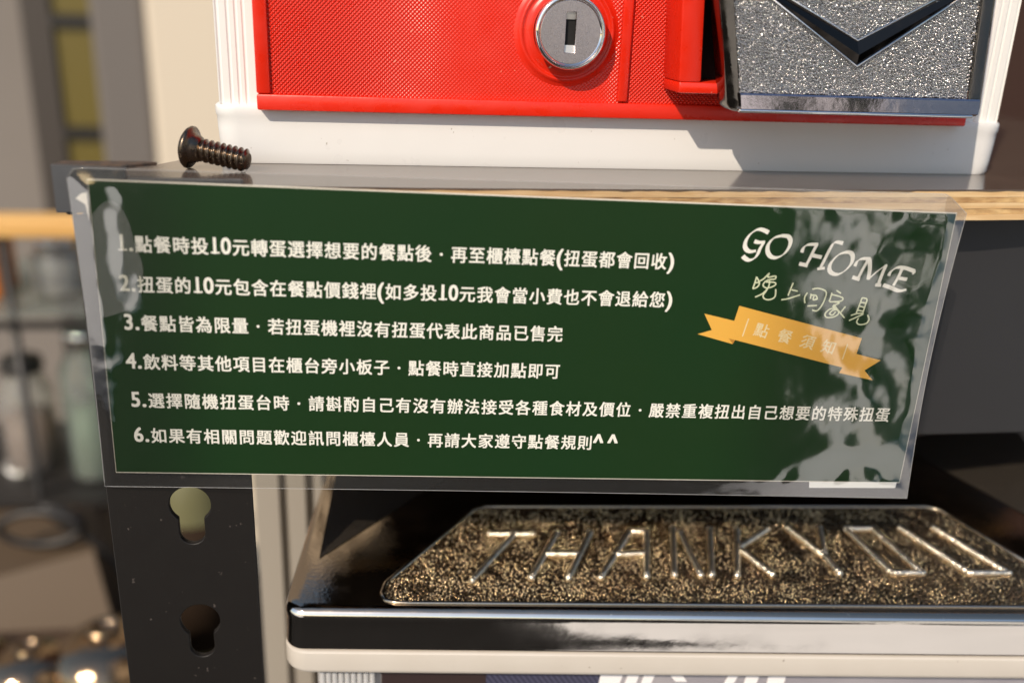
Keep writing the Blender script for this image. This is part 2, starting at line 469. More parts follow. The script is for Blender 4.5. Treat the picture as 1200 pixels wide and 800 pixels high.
def wood_mat(name, a, b, sx, scale=1.0):
    m = bpy.data.materials.new(name); m.use_nodes = True
    n, l = m.node_tree.nodes, m.node_tree.links
    bs = n['Principled BSDF']; bs.inputs['Roughness'].default_value = 0.6
    tc = n.new('ShaderNodeTexCoord'); mp = n.new('ShaderNodeMapping'); mp.inputs['Scale'].default_value = sx
    t = n.new('ShaderNodeTexNoise'); t.inputs['Scale'].default_value = scale; t.inputs['Detail'].default_value = 6
    r = n.new('ShaderNodeValToRGB')
    r.color_ramp.elements[0].position = 0.35; r.color_ramp.elements[1].position = 0.68
    r.color_ramp.elements[0].color = (*a, 1); r.color_ramp.elements[1].color = (*b, 1)
    bp = n.new('ShaderNodeBump'); bp.inputs['Strength'].default_value = 0.3; bp.inputs['Distance'].default_value = 0.0004
    l.new(tc.outputs['Object'], mp.inputs[0]); l.new(mp.outputs[0], t.inputs['Vector'])
    l.new(t.outputs['Fac'], r.inputs[0]); l.new(r.outputs[0], bs.inputs['Base Color'])
    l.new(t.outputs['Fac'], bp.inputs['Height']); l.new(bp.outputs[0], bs.inputs['Normal'])
    return m
PLY_PALE = wood_mat('ply_pale', (0.58, 0.36, 0.16), (0.74, 0.54, 0.30), (30, 30, 500))
PLY_DARK = wood_mat('ply_cross_grain', (0.36, 0.20, 0.08), (0.66, 0.44, 0.20), (150, 30, 600))

# ------------------------------------------------------------------ setting: pavement, far wall
GZ = -1.10
PAVE = mat('unseen_pavement_concrete', (0.84, 0.83, 0.81), 0.8, bump=('noise', 40, 0.4, 0.004), var=(3, 0.3, (0.74, 0.73, 0.71)))
ASPH = mat('dark_asphalt', (0.014, 0.0135, 0.013), 0.95, spec=0.03, bump=('noise', 120, 0.5, 0.004), var=(2, 0.3, (0.019, 0.018, 0.017)))
bm = bmesh.new()
bm.faces.new([bm.verts.new(p) for p in ((-150, -150, GZ), (150, -150, GZ), (150, 150, GZ), (-150, 150, GZ))])
o = obj('ground', bm, ASPH); o['kind'] = 'structure'
o = obj('unseen_pavement', prism([(0.14, -0.80), (0.17, -1.20), (0.70, -1.42), (1.00, -1.9), (1.22, -2.5), (1.50, -3.5), (2.10, -5.2), (2.7, -7.5), (40, -30), (40, -0.80)], 'z', GZ - 0.05, GZ + 0.10), PAVE); o['kind'] = 'structure'  # out of view; outline shaped to throw pale reflections onto notice and lid
o = obj('unseen_pavement', prism([(-1.22, -2.2), (-1.34, -3.2), (-2.0, -5.0), (-3.2, -7.5), (-40, -30), (-40, -2.0)], 'z', GZ - 0.05, GZ + 0.10), PAVE); o['kind'] = 'structure'  # unseen patch shaped for the pale reflections at the notice's left end
FLOOR = mat('shop_floor', (0.16, 0.13, 0.10), 0.5, bump=('noise', 20, 0.2, 0.002), var=(4, 0.3, (0.12, 0.095, 0.075)))
o = obj('shop_floor', box(-6, 6, 0.40, 3.2, GZ - 0.04, GZ + 0.11), FLOOR); o['kind'] = 'structure'

t = thing('added_white_house', 'unseen plain white house wall with small windows, added to brighten reflections in the notice', 'house', (2.75, -4.4, GZ + 0.1), (0, 0, R(-8)))  # house out of view, added so its pale wall brightens the notice's gloss
HW = mat('added_house_white_render', (0.84, 0.84, 0.83), 0.8, bump=('noise', 30, 0.3, 0.004), var=(1.5, 0.3, (0.78, 0.78, 0.77)))
obj('added_house_wall', box(0, 5, -10, 0, 0, 2.9), HW, t)
obj('roof', prism([(-0.3, 2.9), (5.3, 2.9), (2.5, 4.2)], 'y', -10.2, 0.2), mat('roof_tiles', (0.12, 0.06, 0.04), 0.8), t)
for yy in (-2.6, -5.4, -8.2):
    wdw = obj('window', box(-0.03, -0.001, yy, yy + 0.9, 1.5, 2.4), mat('added_house_window_dark', (0.05, 0.05, 0.05), 0.4), t)  # window of the added unseen house
    obj('pane', box(-0.034, -0.031, yy + 0.06, yy + 0.84, 1.56, 2.34), mat('window_glass', (0.03, 0.035, 0.04), 0.08), wdw)
# leafy potted shrubs on the pavement opposite (seen in the gloss of the notice)
LEAF = mat('leaf_green', (0.018, 0.045, 0.014), 0.6, spec=0.2, var=(9, 0.3, (0.03, 0.06, 0.02)))
STEM = mat('stem_brown', (0.10, 0.065, 0.04), 0.8)
TERRA = mat('grey_pot', (0.10, 0.10, 0.10), 0.8)
def shrub(x, y, h, spread, n, label, seed):
    rnd = random.Random(seed)
    t = thing('potted_shrub', label, 'plant', (x, y, GZ + 0.10), group='potted shrubs on the pavement')
    bm = bmesh.new(); add_lathe(bm, [(0, 0), (0.09, 0), (0.13, 0.20), (0.14, 0.20), (0.14, 0.23), (0.12, 0.23), (0.115, 0.19), (0, 0.19)], 28)
    obj('pot', bm, TERRA, t, angle=40)
    sb, lb = bmesh.new(), bmesh.new()
    for k in range(9):
        az = rnd.uniform(0, 6.28); tip = Vector((math.cos(az) * spread * rnd.uniform(0.3, 1), math.sin(az) * spread * rnd.uniform(0.3, 1), 0.2 + h * rnd.uniform(0.5, 1)))
        L = smooth_line([(0, 0, 0.18), (tip.x * 0.25, tip.y * 0.25, 0.2 + (tip.z - 0.2) * 0.5), tuple(tip)], 4)
        add_tube(sb, L, [0.008 * (1 - 0.7 * i / (len(L) - 1)) for i in range(len(L))], 6)
        for j in range(n):
            c = L[rnd.randrange(2, len(L))] + Vector((rnd.gauss(0, 0.05), rnd.gauss(0, 0.05), rnd.gauss(0, 0.05)))
            d = Vector((rnd.gauss(0, 1), rnd.gauss(0, 1), rnd.gauss(0.2, 0.7))).normalized(); w = d.orthogonal().normalized() * 0.020; l_ = 0.085 * rnd.uniform(0.7, 1.2)
            m_ = d.cross(w).normalized() * 0.006
            p = [c, c + d * l_ * 0.45 + w + m_, c + d * l_, c + d * l_ * 0.45 - w + m_]
            v = [lb.verts.new(q) for q in p]
            lb.faces.new((v[0], v[1], v[2])); lb.faces.new((v[0], v[2], v[3]))
    obj('stems', sb, STEM, t, smooth=True)
    f = obj('foliage', lb, LEAF, t); f['kind'] = 'stuff'
shrub(1.55, -2.85, 0.40, 0.22, 12, 'low leafy shrub in a grey pot on the pavement opposite', 3)
shrub(2.05, -3.35, 0.50, 0.24, 8, 'taller leafy shrub in a grey pot behind the low one', 5)
shrub(1.30, -2.05, 0.20, 0.14, 7, 'smallest shrub in a pot nearest to the shop', 8)
shrub(2.75, -4.7, 0.5, 0.26, 6, 'far shrub in a pot beyond the taller one', 11)

# ------------------------------------------------------------------ black slotted shelf post
t = thing('shelf_post', 'black slotted steel shelf post with keyhole openings under the left end of the shelf', 'shelf post', (0, 0, 0))
ZB = GZ + 0.11
outline = [(-0.0052, ZB), (0.0450, ZB), (0.0450, -0.0125), (-0.0068, -0.0125)]
holes = []
pitch = 0.0516
def keyhole(cx, cz, r=0.0079, w=0.0050, dz=0.0172):
    a = math.degrees(math.asin(w / r))
    up = arc(cx, cz, r, -90 + a, 270 - a, 22)
    lo = arc(cx, cz - dz + w, w, 180, 360, 8)
    return up + [(cx - w, cz - r * 0.9 - 0.0012)] + lo + [(cx + w, cz - r * 0.9 - 0.0012)]
k = 0
while True:
    cz = -0.1222 - 0.0517 * k + 0.0517 * 2
    if cz < ZB + 0.03: break
    if cz < -0.025:
        holes.append(keyhole(0.0224 , cz))
    k += 1
front = holed_plate('front_flange', outline, holes, 0.0020, POST_PAINT, t, bevel=0.0003)
front.rotation_euler = (R(90), 0, 0); front.location = (0, 0.0040, 0)
obj('side_flange', box(-0.0056, -0.0038, 0.0052, 0.046, ZB, -0.0125, 0.0004, 1), POST_PAINT, t)
obj('foot', box(-0.010, 0.050, 0.0, 0.05, ZB - 0.0001, ZB + 0.012, 0.002, 1), BLACK, t)
# ------------------------------------------------------------------ shelf (ply board + laminate + steel corner)
t = thing('plywood_shelf', 'plywood shelf board with brown laminate top that carries the red and white capsule machine', 'shelf', (0, 0, 0))
fe = lambda x: -0.0007 + 0.125 * max(x - 0.08, 0.0) ** 1.7          # front edge drifts back to the right
def board(z0, z1, d, name, m, jag=0.0, x0=0.0465, x1=0.52):
    bm = bmesh.new(); n = 120
    pts = []
    for i in range(n + 1):
        x = x0 + (x1 - x0) * i / n
        pts.append((x, fe(x) + d + jag * noise.noise(Vector((x * 180, z0 * 4000, 1)))))
    pts += [(x1, 0.40), (x0, 0.40)]
    return obj(name, prism(pts, 'z', z0, z1), m, t)
zs = [-0.0130, -0.0108, -0.0085, -0.0062, -0.0040, -0.0016]
for i in range(5):
    board(zs[i] + 0.00006, zs[i + 1], 0.0002 * (i % 2), 'ply_layer', PLY_PALE if i % 2 == 0 else PLY_DARK, 0.0004)
board(-0.00155, -0.0010, -0.0003, 'laminate_top', SHELF_TOP, 0.0005)
# part of the board behind the steel corner
obj('board_end', prism([(0.0464, 0.006), (-0.003, 0.006), (-0.003, 0.028), (0.010, 0.0315), (0.027, 0.0634), (0.035, 0.09), (0.035, 0.40), (0.0464, 0.40)], 'z', -0.0125, -0.0016), BLACK, t)
obj('laminate_end', prism([(0.0464, 0.0035), (-0.0045, 0.0035), (-0.0045, 0.029), (0.009, 0.0315), (0.026, 0.0634), (0.034, 0.09), (0.034, 0.40), (0.0464, 0.40)], 'z', -0.00155, -0.0010), SHELF_TOP, t)
t = thing('steel_corner_bracket', 'dark grey steel corner capping the left front end of the shelf', 'bracket', (0, 0, 0))
obj('front_flange', box(-0.0108, 0.0490, 0.0006, 0.0024, -0.0106, 0.0008, 0.0005, 2), BRACKET, t)
pts = [(-0.0108, -0.0106), (0.0035, -0.0106), (0.0035, -0.0012), (0.012, -0.0004), (0.012, 0.0040), (-0.0108, 0.0048)]
obj('raised_end', prism([(p[0] - 0.0002, p[1]) for p in pts], 'y', 0.0002, 0.0022), BRACKET, t)
bm = prism([(-0.0112, 0.0022), (0.0120, 0.0022), (0.0200, 0.0090), (0.0160, 0.0110), (-0.0100, 0.0100)], 'z', 0.0036, 0.0047)
obj('top_flange', bm, mat('worn_top', (0.11, 0.07, 0.045), 0.6, bump=('noise', 1500, 0.8, 0.0006), var=(300, 0.15, (0.03, 0.025, 0.022))), t)
obj('side_flange', box(-0.0112, -0.0096, 0.0022, 0.0100, -0.0106, 0.0036), BLACK, t)
bm = bmesh.new(); add_lathe(bm, [(0, -0.0012), (0.0016, -0.0008), (0.0018, 0.0), (0, 0.0001)], 14, Matrix.Translation((-0.0075, 0.004, -0.0110)))
obj('rivet', bm, BLACK, t, smooth=True)

# ------------------------------------------------------------------ notice sign
t = thing('laminated_notice', 'green laminated notice with numbered white Chinese rules hanging from the shelf edge', 'notice', (0, 0, 0), (0, R(0.93), R(-3.3)))
W_, H_ = 0.2970, 0.1062
obj('paper_sheet', box(-0.00015, W_ - 0.0002, 0.0000, 0.00018, -H_ - 0.0003, 0.00045), PAPER, t)
obj('green_print', box(0.0, W_ - 0.0004, -0.00006, -0.00001, -H_, 0.0), GREEN, t)
bm = bmesh.new()
bm.faces.new([bm.verts.new((x, -0.00030, z)) for x, z in ((0.2602, -H_ - 0.0002), (0.2955, -H_ + 0.0002), (0.2953, -H_ - 0.0024), (0.2606, -H_ - 0.0028))])
obj('paper_strip', bm, mat('bare_white_paper', (0.9, 0.9, 0.88), 0.5), t)

LINES = [
    ('1.點餐時投10元轉蛋選擇想要的餐點後・再至櫃檯點餐(扭蛋都會回收)', 7.2, 197.4, -23.35),
    ('2.扭蛋的10元包含在餐點價錢裡(如多投10元我會當小費也不會退給您)', 6.9, 198.3, -37.4),
    ('3.餐點皆為限量・若扭蛋機裡沒有扭蛋代表此商品已售完', 7.1, 160.1, -51.3),
    ('4.飲料等其他項目在櫃台旁小板子・點餐時直接加點即可', 6.8, 160.1, -65.6),
    ('5.選擇隨機扭蛋台時・請斟酌自己有沒有辦法接受各種食材及價位・嚴禁重複扭出自己想要的特殊扭蛋', 7.2, 287.5, -80.2),
    ('6.如果有相關問題歡迎訊問櫃檯人員・再請大家遵守點餐規則^ ^', 7.2, 183.5, -93.9)]
def is_cjk(c): return ord(c) > 0x2e00
for s, xa, xb, zb in LINES:
    # each glyph placed on its own advance so the wide characters sit as in the print
    adv = []
    for c in s:
        adv.append(1.0 if is_cjk(c) else {'.': 0.34, '(': 0.40, ')': 0.40, '^': 0.60, ' ': 0.28}.get(c, 0.60))
    tot = sum(adv); unit = (xb - xa) / tot
    glyph_h = 6.15
    bm = bmesh.new(); x = xa
    for c, a in zip(s, adv):
        if c != ' ':
            g = text_mesh(c)
            xs = [v.co.x for v in g.vertices]
            if is_cjk(c):
                sx, sy = 5.75, 6.2
                if c == '・': sx = sy = 5.0
                ox = x + (a * unit - 1.0 * sx) / 2; oz = zb + 0.035 * sy + (0.4 if c == '・' else 0); bo = 0.019 if c != '・' else 0.0
            else:
                sx = sy = 8.0 if c not in '^' else 8.6
                if c.isdigit(): sx = 7.0
                w = (max(xs) - min(xs)) * sx
                ox = x + (a * unit - w) / 2 - min(xs) * sx; oz = zb + 0.15; bo = 0.022
                if c == '1':      # the print's figure one stands on a foot
                    cx_ = ox + (min(xs) + (max(xs) - min(xs)) * 0.66) * sx
                    vs = [bm.verts.new((q[0] * mm, -0.000142, q[1] * mm)) for q in ((cx_ - 1.45, oz), (cx_ + 1.45, oz), (cx_ + 1.45, oz + 0.62), (cx_ - 1.45, oz + 0.62))]
                    bm.faces.new(vs)
            add_glyph(bm, g, lambda gx, gz: ((ox + gx * sx) * mm, (oz + gz * sy) * mm), bo, -0.00012)
            bpy.data.meshes.remove(g)
        x += a * unit
    me = bpy.data.meshes.new('text_line'); bm.to_mesh(me); bm.free()
    link('text_line', me, CREAM, t)

nib_dir = Vector((0.77, 0.64))
def nib(d): return 0.00034 * 0.55 + 0.00132 * abs(nib_dir.x * d.y - nib_dir.y * d.x) * 0.5 * 0.98
bm = bmesh.new()
for i, q in enumerate(TITLE_STROKES):
    add_stroke(bm, [(a * mm, b * mm) for a, b in q], -0.00016 - i * 2e-6, nib)
me = bpy.data.meshes.new('title_lettering'); bm.to_mesh(me); bm.free(); link('title_lettering', me, CREAM, t)
bm = bmesh.new()
for i, q in enumerate(SCRIPT_STROKES):
    add_stroke(bm, [(a * mm, b * mm) for a, b in q], -0.00016 - i * 2e-6, lambda d: 0.00026)
me = bpy.data.meshes.new('handwriting'); bm.to_mesh(me); bm.free(); link('handwriting', me, HANDINK, t)

def flat(name, polys, y, m):
    bm = bmesh.new()
    for k, q in enumerate(polys):
        vs = [bm.verts.new((a * mm, y - k * 5e-6, b * mm)) for a, b in q]
        for tri in tessellate_polygon([[Vector((a, b, 0)) for a, b in q]]):
            bm.faces.new([vs[i] for i in tri])
    return obj(name, bm, m, t)
flat('ribbon_tail', [[(210.49, -39.49), (223.18, -42.2), (221.42, -49.18), (222.37, -50.8), (208.91, -47.32), (213.97, -45.61)]], -0.00014, ORANGE)
flat('ribbon_tail', [[(268.0, -53.0), (279.44, -55.67), (273.91, -59.85), (277.79, -63.7), (264.34, -61.07), (265.76, -57.64)]], -0.00014, ORANGE)
flat('ribbon_fold', [[(220.59, -48.45), (223.12, -49.14), (222.37, -50.8)]], -0.00018, ORANGE_FOLD)
flat('ribbon', [[(222.87, -36.16), (270.58, -47.21), (268.63, -59.65), (220.48, -48.58)]], -0.00022, ORANGE)
def bar(p, q, w): return [(p[0] - w, p[1]), (p[0] + w, p[1]), (q[0] + w, q[1]), (q[0] - w, q[1])]
flat('ribbon_bar', [bar((226.97, -40.87), (225.61, -47.68), 0.22)], -0.00026, PALE)
flat('ribbon_bar', [bar((265.58, -49.58), (264.6, -55.72), 0.22)], -0.00026, PALE)
bm = bmesh.new()
for c, (cx, cz) in zip('點餐須知', ((232.47, -45.22), (241.47, -47.24), (250.41, -49.16), (258.62, -50.93))):
    g = text_mesh(c); s = 5.6; ca, sa = math.cos(R(-13)), math.sin(R(-13))
    def place(gx, gz):
        px, pz = (gx - 0.5) * s, (gz - 0.38) * s
        return ((cx + px * ca - pz * sa) * mm, (cz + px * sa + pz * ca) * mm)
    add_glyph(bm, g, place, 0.012, -0.00026)
    bpy.data.meshes.remove(g)
me = bpy.data.meshes.new('ribbon_lettering'); bm.to_mesh(me); bm.free(); link('ribbon_lettering', me, PALE, t)

# lamination film, front and back, really wavy near the ends
def clamp(x, a=0.0, b=1.0): return max(a, min(b, x))
def film_grid(name, front, m, nx=260, nz=100):
    bm = bmesh.new(); rows = []
    for j in range(nz + 1):
        v = j / nz; row = []
        for i in range(nx + 1):
            u = i / nx
            zt = 3.9 + (7.0 - 3.9) * u
            zt -= 3.6 * clamp((0.012 - u) / 0.012) ** 2
            zt -= 6.7 * clamp((u - 0.972) / 0.028)
            zb = -112.0 - 1.1 * u + 0.4 * math.sin(3.1 * u)
            z = zb + (zt - zb) * v
            h = clamp((z + 113) / 117)
            xl = -4.5 + (-6.6 + 4.5) * h + 0.9 * math.sin(h * 3.1)
            xr = 300.9 - 2.3 * math.sin(clamp(h) * 3.1)
            xr += -0.4 * h
            x = xl + (xr - xl) * u
            edge = min(u * (xr - xl), (1 - u) * (xr - xl), v * (zt - zb), (1 - v) * (zt - zb))
            e = clamp(edge / 6.0)
            lw = clamp(1 - x / 34.0) ** 1.2
            rw = clamp((x - 205) / 70.0) ** 1.3
            tw = clamp((z + 8) / 10.0) * 0.6
            bw = clamp((-96 - z) / 12.0) * 0.7
            n1 = noise.noise(Vector((x / 9.0, z / 26.0, 3.1)))
            n2 = noise.noise(Vector((x / 17.0, z / 15.0, 9.7)))
            n3 = noise.noise(Vector((x / 60.0, z / 60.0, 5.0)))
            n4 = noise.noise(Vector((x / 5.0, z / 6.0, 7.0)))
            dy = e * (0.55 * lw * n1 + 0.60 * rw * n2 + 0.30 * (0.6 * lw + tw + bw) * n4 * 0.6 + 0.22 * n3 + 0.05 * rw * n4)
            if front:
                y = -(0.34 + 0.50 * e * (0.35 + 0.65 * max(lw, rw)) - dy * 0.85)
                y = min(y, -0.33)
            else:
                y = 0.32 + 0.06 * n3
            row.append(bm.verts.new((x * mm, y * mm, z * mm)))
        rows.append(row)
    for a, b in zip(rows, rows[1:]):
        for i in range(nx):
            bm.faces.new((a[i], a[i + 1], b[i + 1], b[i]))
    rim = [rows[0][i] for i in range(nx + 1)] + [rows[j][nx] for j in range(1, nz + 1)] + [rows[nz][i] for i in range(nx - 1, -1, -1)] + [rows[j][0] for j in range(nz - 1, 0, -1)]
    rim = [v.co.copy() for v in rim]
    return obj(name, bm, m, t, smooth=True), rim
FILM = film_mat('laminate_film', 1.65, (0.97, 0.975, 0.97), bump=(42, 0.09, 0.0020), rough=0.055, end_glare=(0.008, 0.045, 0.215, 0.262, 3.4))
FILM_BACK = film_mat('laminate_film_back', 1.45, (0.93, 0.93, 0.92), bump=(200, 0.15, 0.0006), alpha_diff=0.03, rough=0.05)
_, rim = film_grid('front_film', True, FILM)
film_grid('back_film', False, FILM_BACK, 60, 30)
bm = bmesh.new(); add_tube(bm, rim[::2], 0.00011, 5, closed=True)
obj('film_edge', bm, film_mat('film_edge', 1.6, (0.9, 0.88, 0.84), alpha_diff=0.35, rough=0.1), t, smooth=True)
BUB = [(0.3, -47.26), (4.74, -45.77), (10.63, -43.14), (13.26, -38.48), (15.25, -30.88), (15.03, -26.42), (13.26, -20.59), (12.13, -13.94), (9.82, -8.58), (6.74, -6.43), (3.33, -7.97), (0.3, -11.52)]
bl = [tuple(p * 1000) for p in smooth_line([(a * mm, b * mm) for a, b in BUB], 5)]
bm = bmesh.new()
vs = [bm.verts.new((a * mm, -0.00034, b * mm)) for a, b in bl]
bm.faces.new(vs)
BUBM = film_mat('air_pocket', 1.5, (0.9, 0.9, 0.85), alpha_diff=0.13, rough=0.3)
obj('air_bubble', bm, BUBM, t)
bm = prism([(-2.6 * mm, 0 * mm), (-0.7 * mm, 0.5 * mm), (-0.7 * mm, -9 * mm), (-1.5 * mm, -3.5 * mm), (-4.4 * mm, -1.6 * mm)], 'y', -0.0002, 0.00005)
bmesh.ops.translate(bm, verts=bm.verts[:], vec=(0, 0, -0.0045))
obj('film_tear', bm, PAPER, t)

# ------------------------------------------------------------------ carriage bolt
Hc = Vector((0.0268, 0.0320, 0.0066)); Tp = Vector((0.0477, 0.0260, 0.0030))
t = thing('carriage_bolt', 'short black carriage bolt lying on the shelf at the left of the red machine', 'bolt', tuple(Hc))
ax = (Tp - Hc); Lb = ax.length
q = ax.to_track_quat('Z', 'Y'); t.rotation_mode = 'QUATERNION'; t.rotation_quaternion = q
hr = 0.0076
bm = bmesh.new()
add_lathe(bm, [(0, -0.0026), (0.003, -0.0025), (0.0056, -0.0019), (0.0070, -0.0010), (hr, -0.0002), (hr, 0.0004), (0.0071, 0.0009), (0.0058, 0.0012), (0.0052, 0.0022), (0.0046, 0.0036), (0.0038, 0.0044), (0.0030, 0.0046)], 56)
obj('head', bm, BOLT, t, angle=50)
bm = bmesh.new(); nt = 36; p_ = 0.0022; z0, z1 = 0.0040, Lb
rings = []; per = 10
N = int((z1 - z0) / p_ * per)
for i in range(N + 1):
    z = z0 + (z1 - z0) * i / N; ring = []
    for k in range(nt):
        ph = ((z - z0) / p_ - k / nt) % 1.0
        f = 1 - abs(2 * ph - 1)
        f = clamp((f - 0.2) / 0.6)
        fade = clamp((z1 - z) / 0.0012)
        r = 0.0031 + 0.00115 * f * (0.35 + 0.65 * fade) - 0.0004 * (1 - fade)
        ring.append(bm.verts.new((r * math.cos(2 * math.pi * k / nt), r * math.sin(2 * math.pi * k / nt), z)))
    rings.append(ring)
for A, B in zip(rings, rings[1:]):
    for k in range(nt):
        bm.faces.new((A[k], A[(k + 1) % nt], B[(k + 1) % nt], B[k]))
bm.faces.new(rings[-1]); bm.faces.new(rings[0][::-1])
obj('threaded_shank', bm, BOLT, t, angle=60)

# ------------------------------------------------------------------ upper capsule machine
t = thing('capsule_machine', 'red and white capsule machine with chrome flap and key lock standing on the plywood shelf', 'capsule machine', (0, 0, 0))
# base tray: rounded box, slightly narrower at the foot
bm = bmesh.new(); rings = []
def base_ring(z, ins, x0=0.0330, x1=0.3525, y0=0.0448, y1=0.24, r=0.009):
    return [bm.verts.new((x, y, z)) for x, y in rrect(x0 + ins, x1 - ins, y0 + ins * 0.35, y1, r, 7)]
for z, ins in ((-0.0009, 0.0020), (0.0, 0.0013), (0.004, 0.0010), (0.012, 0.0005), (0.0160, 0.0004), (0.0166, 0.0), (0.0185, 0.0), (0.0196, 0.0), (0.0202, 0.0005), (0.0204, 0.0014)):
    rings.append(base_ring(z, ins))
for A, B in zip(rings, rings[1:]):
    for k in range(len(A)): bm.faces.new((A[k], A[(k + 1) % len(A)], B[(k + 1) % len(A)], B[k]))
bm.faces.new(rings[0][::-1]); bm.faces.new(rings[-1])
base = obj('base_tray', bm, SILVER_PLASTIC, t, angle=40)
TOPZ = 0.150
def fluted(xs, name):
    """front outline in xy with shallow vertical flutes"""
    x0, x1 = xs
    pts = [(x0 + 0.0015, 0.22), (x0 + 0.0006, 0.056), (x0 + 0.0015, 0.0495)]
    fl = [0.18, 0.40, 0.58, 0.74]
    w = x1 - x0
    for f in fl:
        x = x0 + w * f
        pts += [(x - 0.0007, 0.0478), (x - 0.0002, 0.0481), (x + 0.0002, 0.0481), (x + 0.0007, 0.0478)]
    pts += [(x1, 0.0476), (x1, 0.22)]
    return pts
obj('side_column', prism(fluted((0.0336, 0.0500), 'l'), 'z', 0.0204, TOPZ), WHITE, t)
pr = [(0.3850 - x, y) for x, y in fluted((0.0336, 0.0515), 'r')]
obj('side_column', prism(pr, 'z', 0.0204, TOPZ), WHITE, t)
obj('back_housing', box(0.0520, 0.3310, 0.0520, 0.22, 0.0204, TOPZ), WHITE, t)
obj('top_deck', box(0.0336, 0.3500, 0.0476, 0.22, TOPZ, TOPZ + 0.012, 0.002, 2), WHITE, t)
# clear bin above the frame
obj('clear_bin', box(0.042, 0.342, 0.056, 0.215, TOPZ + 0.012, TOPZ + 0.16, 0.004, 2), CLEAR, t)
obj('bin_lid', box(0.036, 0.348, 0.050, 0.22, TOPZ + 0.16, TOPZ + 0.172, 0.004, 2), RED, t)

# red front panel: raised frame round recessed dimpled fields
def dimple_red(name, scale, strength):
    m = mat(name, (0.68, 0.020, 0.005), 0.33, rvar=(90, 0.24, 0.46), specks=(380, 0.73, (0.80, 0.30, 0.2)))
    n, l = m.node_tree.nodes, m.node_tree.links
    b = n['Principled BSDF']
    tc = n.new('ShaderNodeTexCoord'); sp = n.new('ShaderNodeSeparateXYZ'); l.new(tc.outputs['Object'], sp.inputs[0])
    def math_(op, a, b_=None, v=None):
        x = n.new('ShaderNodeMath'); x.operation = op
        l.new(a, x.inputs[0])
        if b_ is not None: l.new(b_, x.inputs[1])
        elif v is not None: x.inputs[1].default_value = v
        return x.outputs[0]
    s1 = math_('SINE', math_('MULTIPLY', math_('ADD', sp.outputs[0], sp.outputs[2]), v=scale))
    s2 = math_('SINE', math_('MULTIPLY', math_('SUBTRACT', sp.outputs[0], sp.outputs[2]), v=scale))
    h = math_('MULTIPLY', s1, s2)
    # the two families of grooves together make the little diamonds
    h1_ = math_('ABSOLUTE', h)
    # dimples flattened mid-door to imitate light washing out their relief
    wash = n.new('ShaderNodeValToRGB'); e = wash.color_ramp.elements
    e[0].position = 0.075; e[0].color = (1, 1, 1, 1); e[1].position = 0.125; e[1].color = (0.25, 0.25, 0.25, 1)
    e2 = wash.color_ramp.elements.new(0.178); e2.color = (0.25, 0.25, 0.25, 1); e3 = wash.color_ramp.elements.new(0.190); e3.color = (1, 1, 1, 1)
    l.new(sp.outputs[0], wash.inputs[0])
    h2 = math_('MULTIPLY', h1_, wash.outputs[0])
    bp = n.new('ShaderNodeBump'); bp.inputs['Strength'].default_value = strength; bp.inputs['Distance'].default_value = 0.00042
    l.new(h2, bp.inputs['Height']); l.new(bp.outputs[0], b.inputs['Normal'])
    return m
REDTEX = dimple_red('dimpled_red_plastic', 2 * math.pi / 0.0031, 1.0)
RX0, RX1, RZ0, RZ1 = 0.0500, 0.3300, 0.0193, 0.148
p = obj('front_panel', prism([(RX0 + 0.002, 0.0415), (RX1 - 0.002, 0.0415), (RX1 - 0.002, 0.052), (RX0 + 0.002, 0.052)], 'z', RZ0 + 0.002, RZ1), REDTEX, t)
bm = bmesh.new()
add_box(bm, RX0, RX1, 0.0398, 0.0510, RZ0, 0.0250, 0.0007, 2)
obj('panel_rail', bm, RED, t, angle=40)
obj('panel_rail', box(RX0, 0.0550, 0.0400, 0.0508, 0.0252, RZ1, 0.0007, 2), RED, t, angle=40)
obj('panel_rail', box(0.3265, RX1, 0.0400, 0.0508, 0.0252, RZ1, 0.0007, 2), RED, t, angle=40)
obj('panel_seam', box(0.1846, 0.1885, 0.0396, 0.0417, 0.0256, RZ1, 0.0007, 2), RED, t, angle=40)
# smooth field round the lock
bm = bmesh.new(); LKX, LKZ = 0.1638, 0.0503
LM = Matrix.Translation((LKX, 0.0, LKZ)) @ Matrix.Rotation(R(90), 4, 'X')   # local z -> -y
add_lathe(bm, [(0.0200, -0.0416), (0.0190, -0.0410), (0.0182, -0.0405), (0.0178, -0.0398), (0.0170, -0.0396), (0.0166, -0.0400), (0.0158, -0.0402), (0.0150, -0.0396), (0.0143, -0.0392), (0.0128, -0.0392), (0.0128, -0.0430)], 72, Matrix.Translation((LKX, 0, LKZ)) @ Matrix.Rotation(R(-90), 4, 'X') @ Matrix.Scale(-1, 4, (0, 0, 1)))
obj('lock_boss', bm, RED, t, angle=60)
lock_m = Matrix.Translation((LKX, 0.0, LKZ)) @ Matrix.Rotation(R(90), 4, 'X')
bm = bmesh.new()
add_lathe(bm, [(0.0127, -0.0400), (0.0127, -0.0352), (0.0131, -0.0346), (0.0133, -0.0338), (0.0131, -0.0329), (0.0126, -0.0324), (0.0121, -0.0324), (0.0117, -0.0329), (0.0114, -0.0333), (0.0109, -0.0336), (0.0109, -0.0344)], 72, lock_m)
lk = obj('lock', bm, CHROME, t, angle=50)
bm = bmesh.new()
face_out = arc(0, 0, 0.0110, 0, 360, 63)[:-1]
sw, sh = 0.0020, 0.0072
face = holed_plate('face', face_out, [[(-sw, -sh), (sw, -sh), (sw, sh), (-sw, sh)]], 0.0010, LOCK_FACE, lk, 0.0001)
face.rotation_euler = (R(90), 0, 0); face.location = (LKX, 0.0340, LKZ)
bm.free()
obj('keyway', box(LKX - sw, LKX + sw, 0.0352, 0.0372, LKZ - 0.0045, LKZ + 0.0045), VOID, lk)
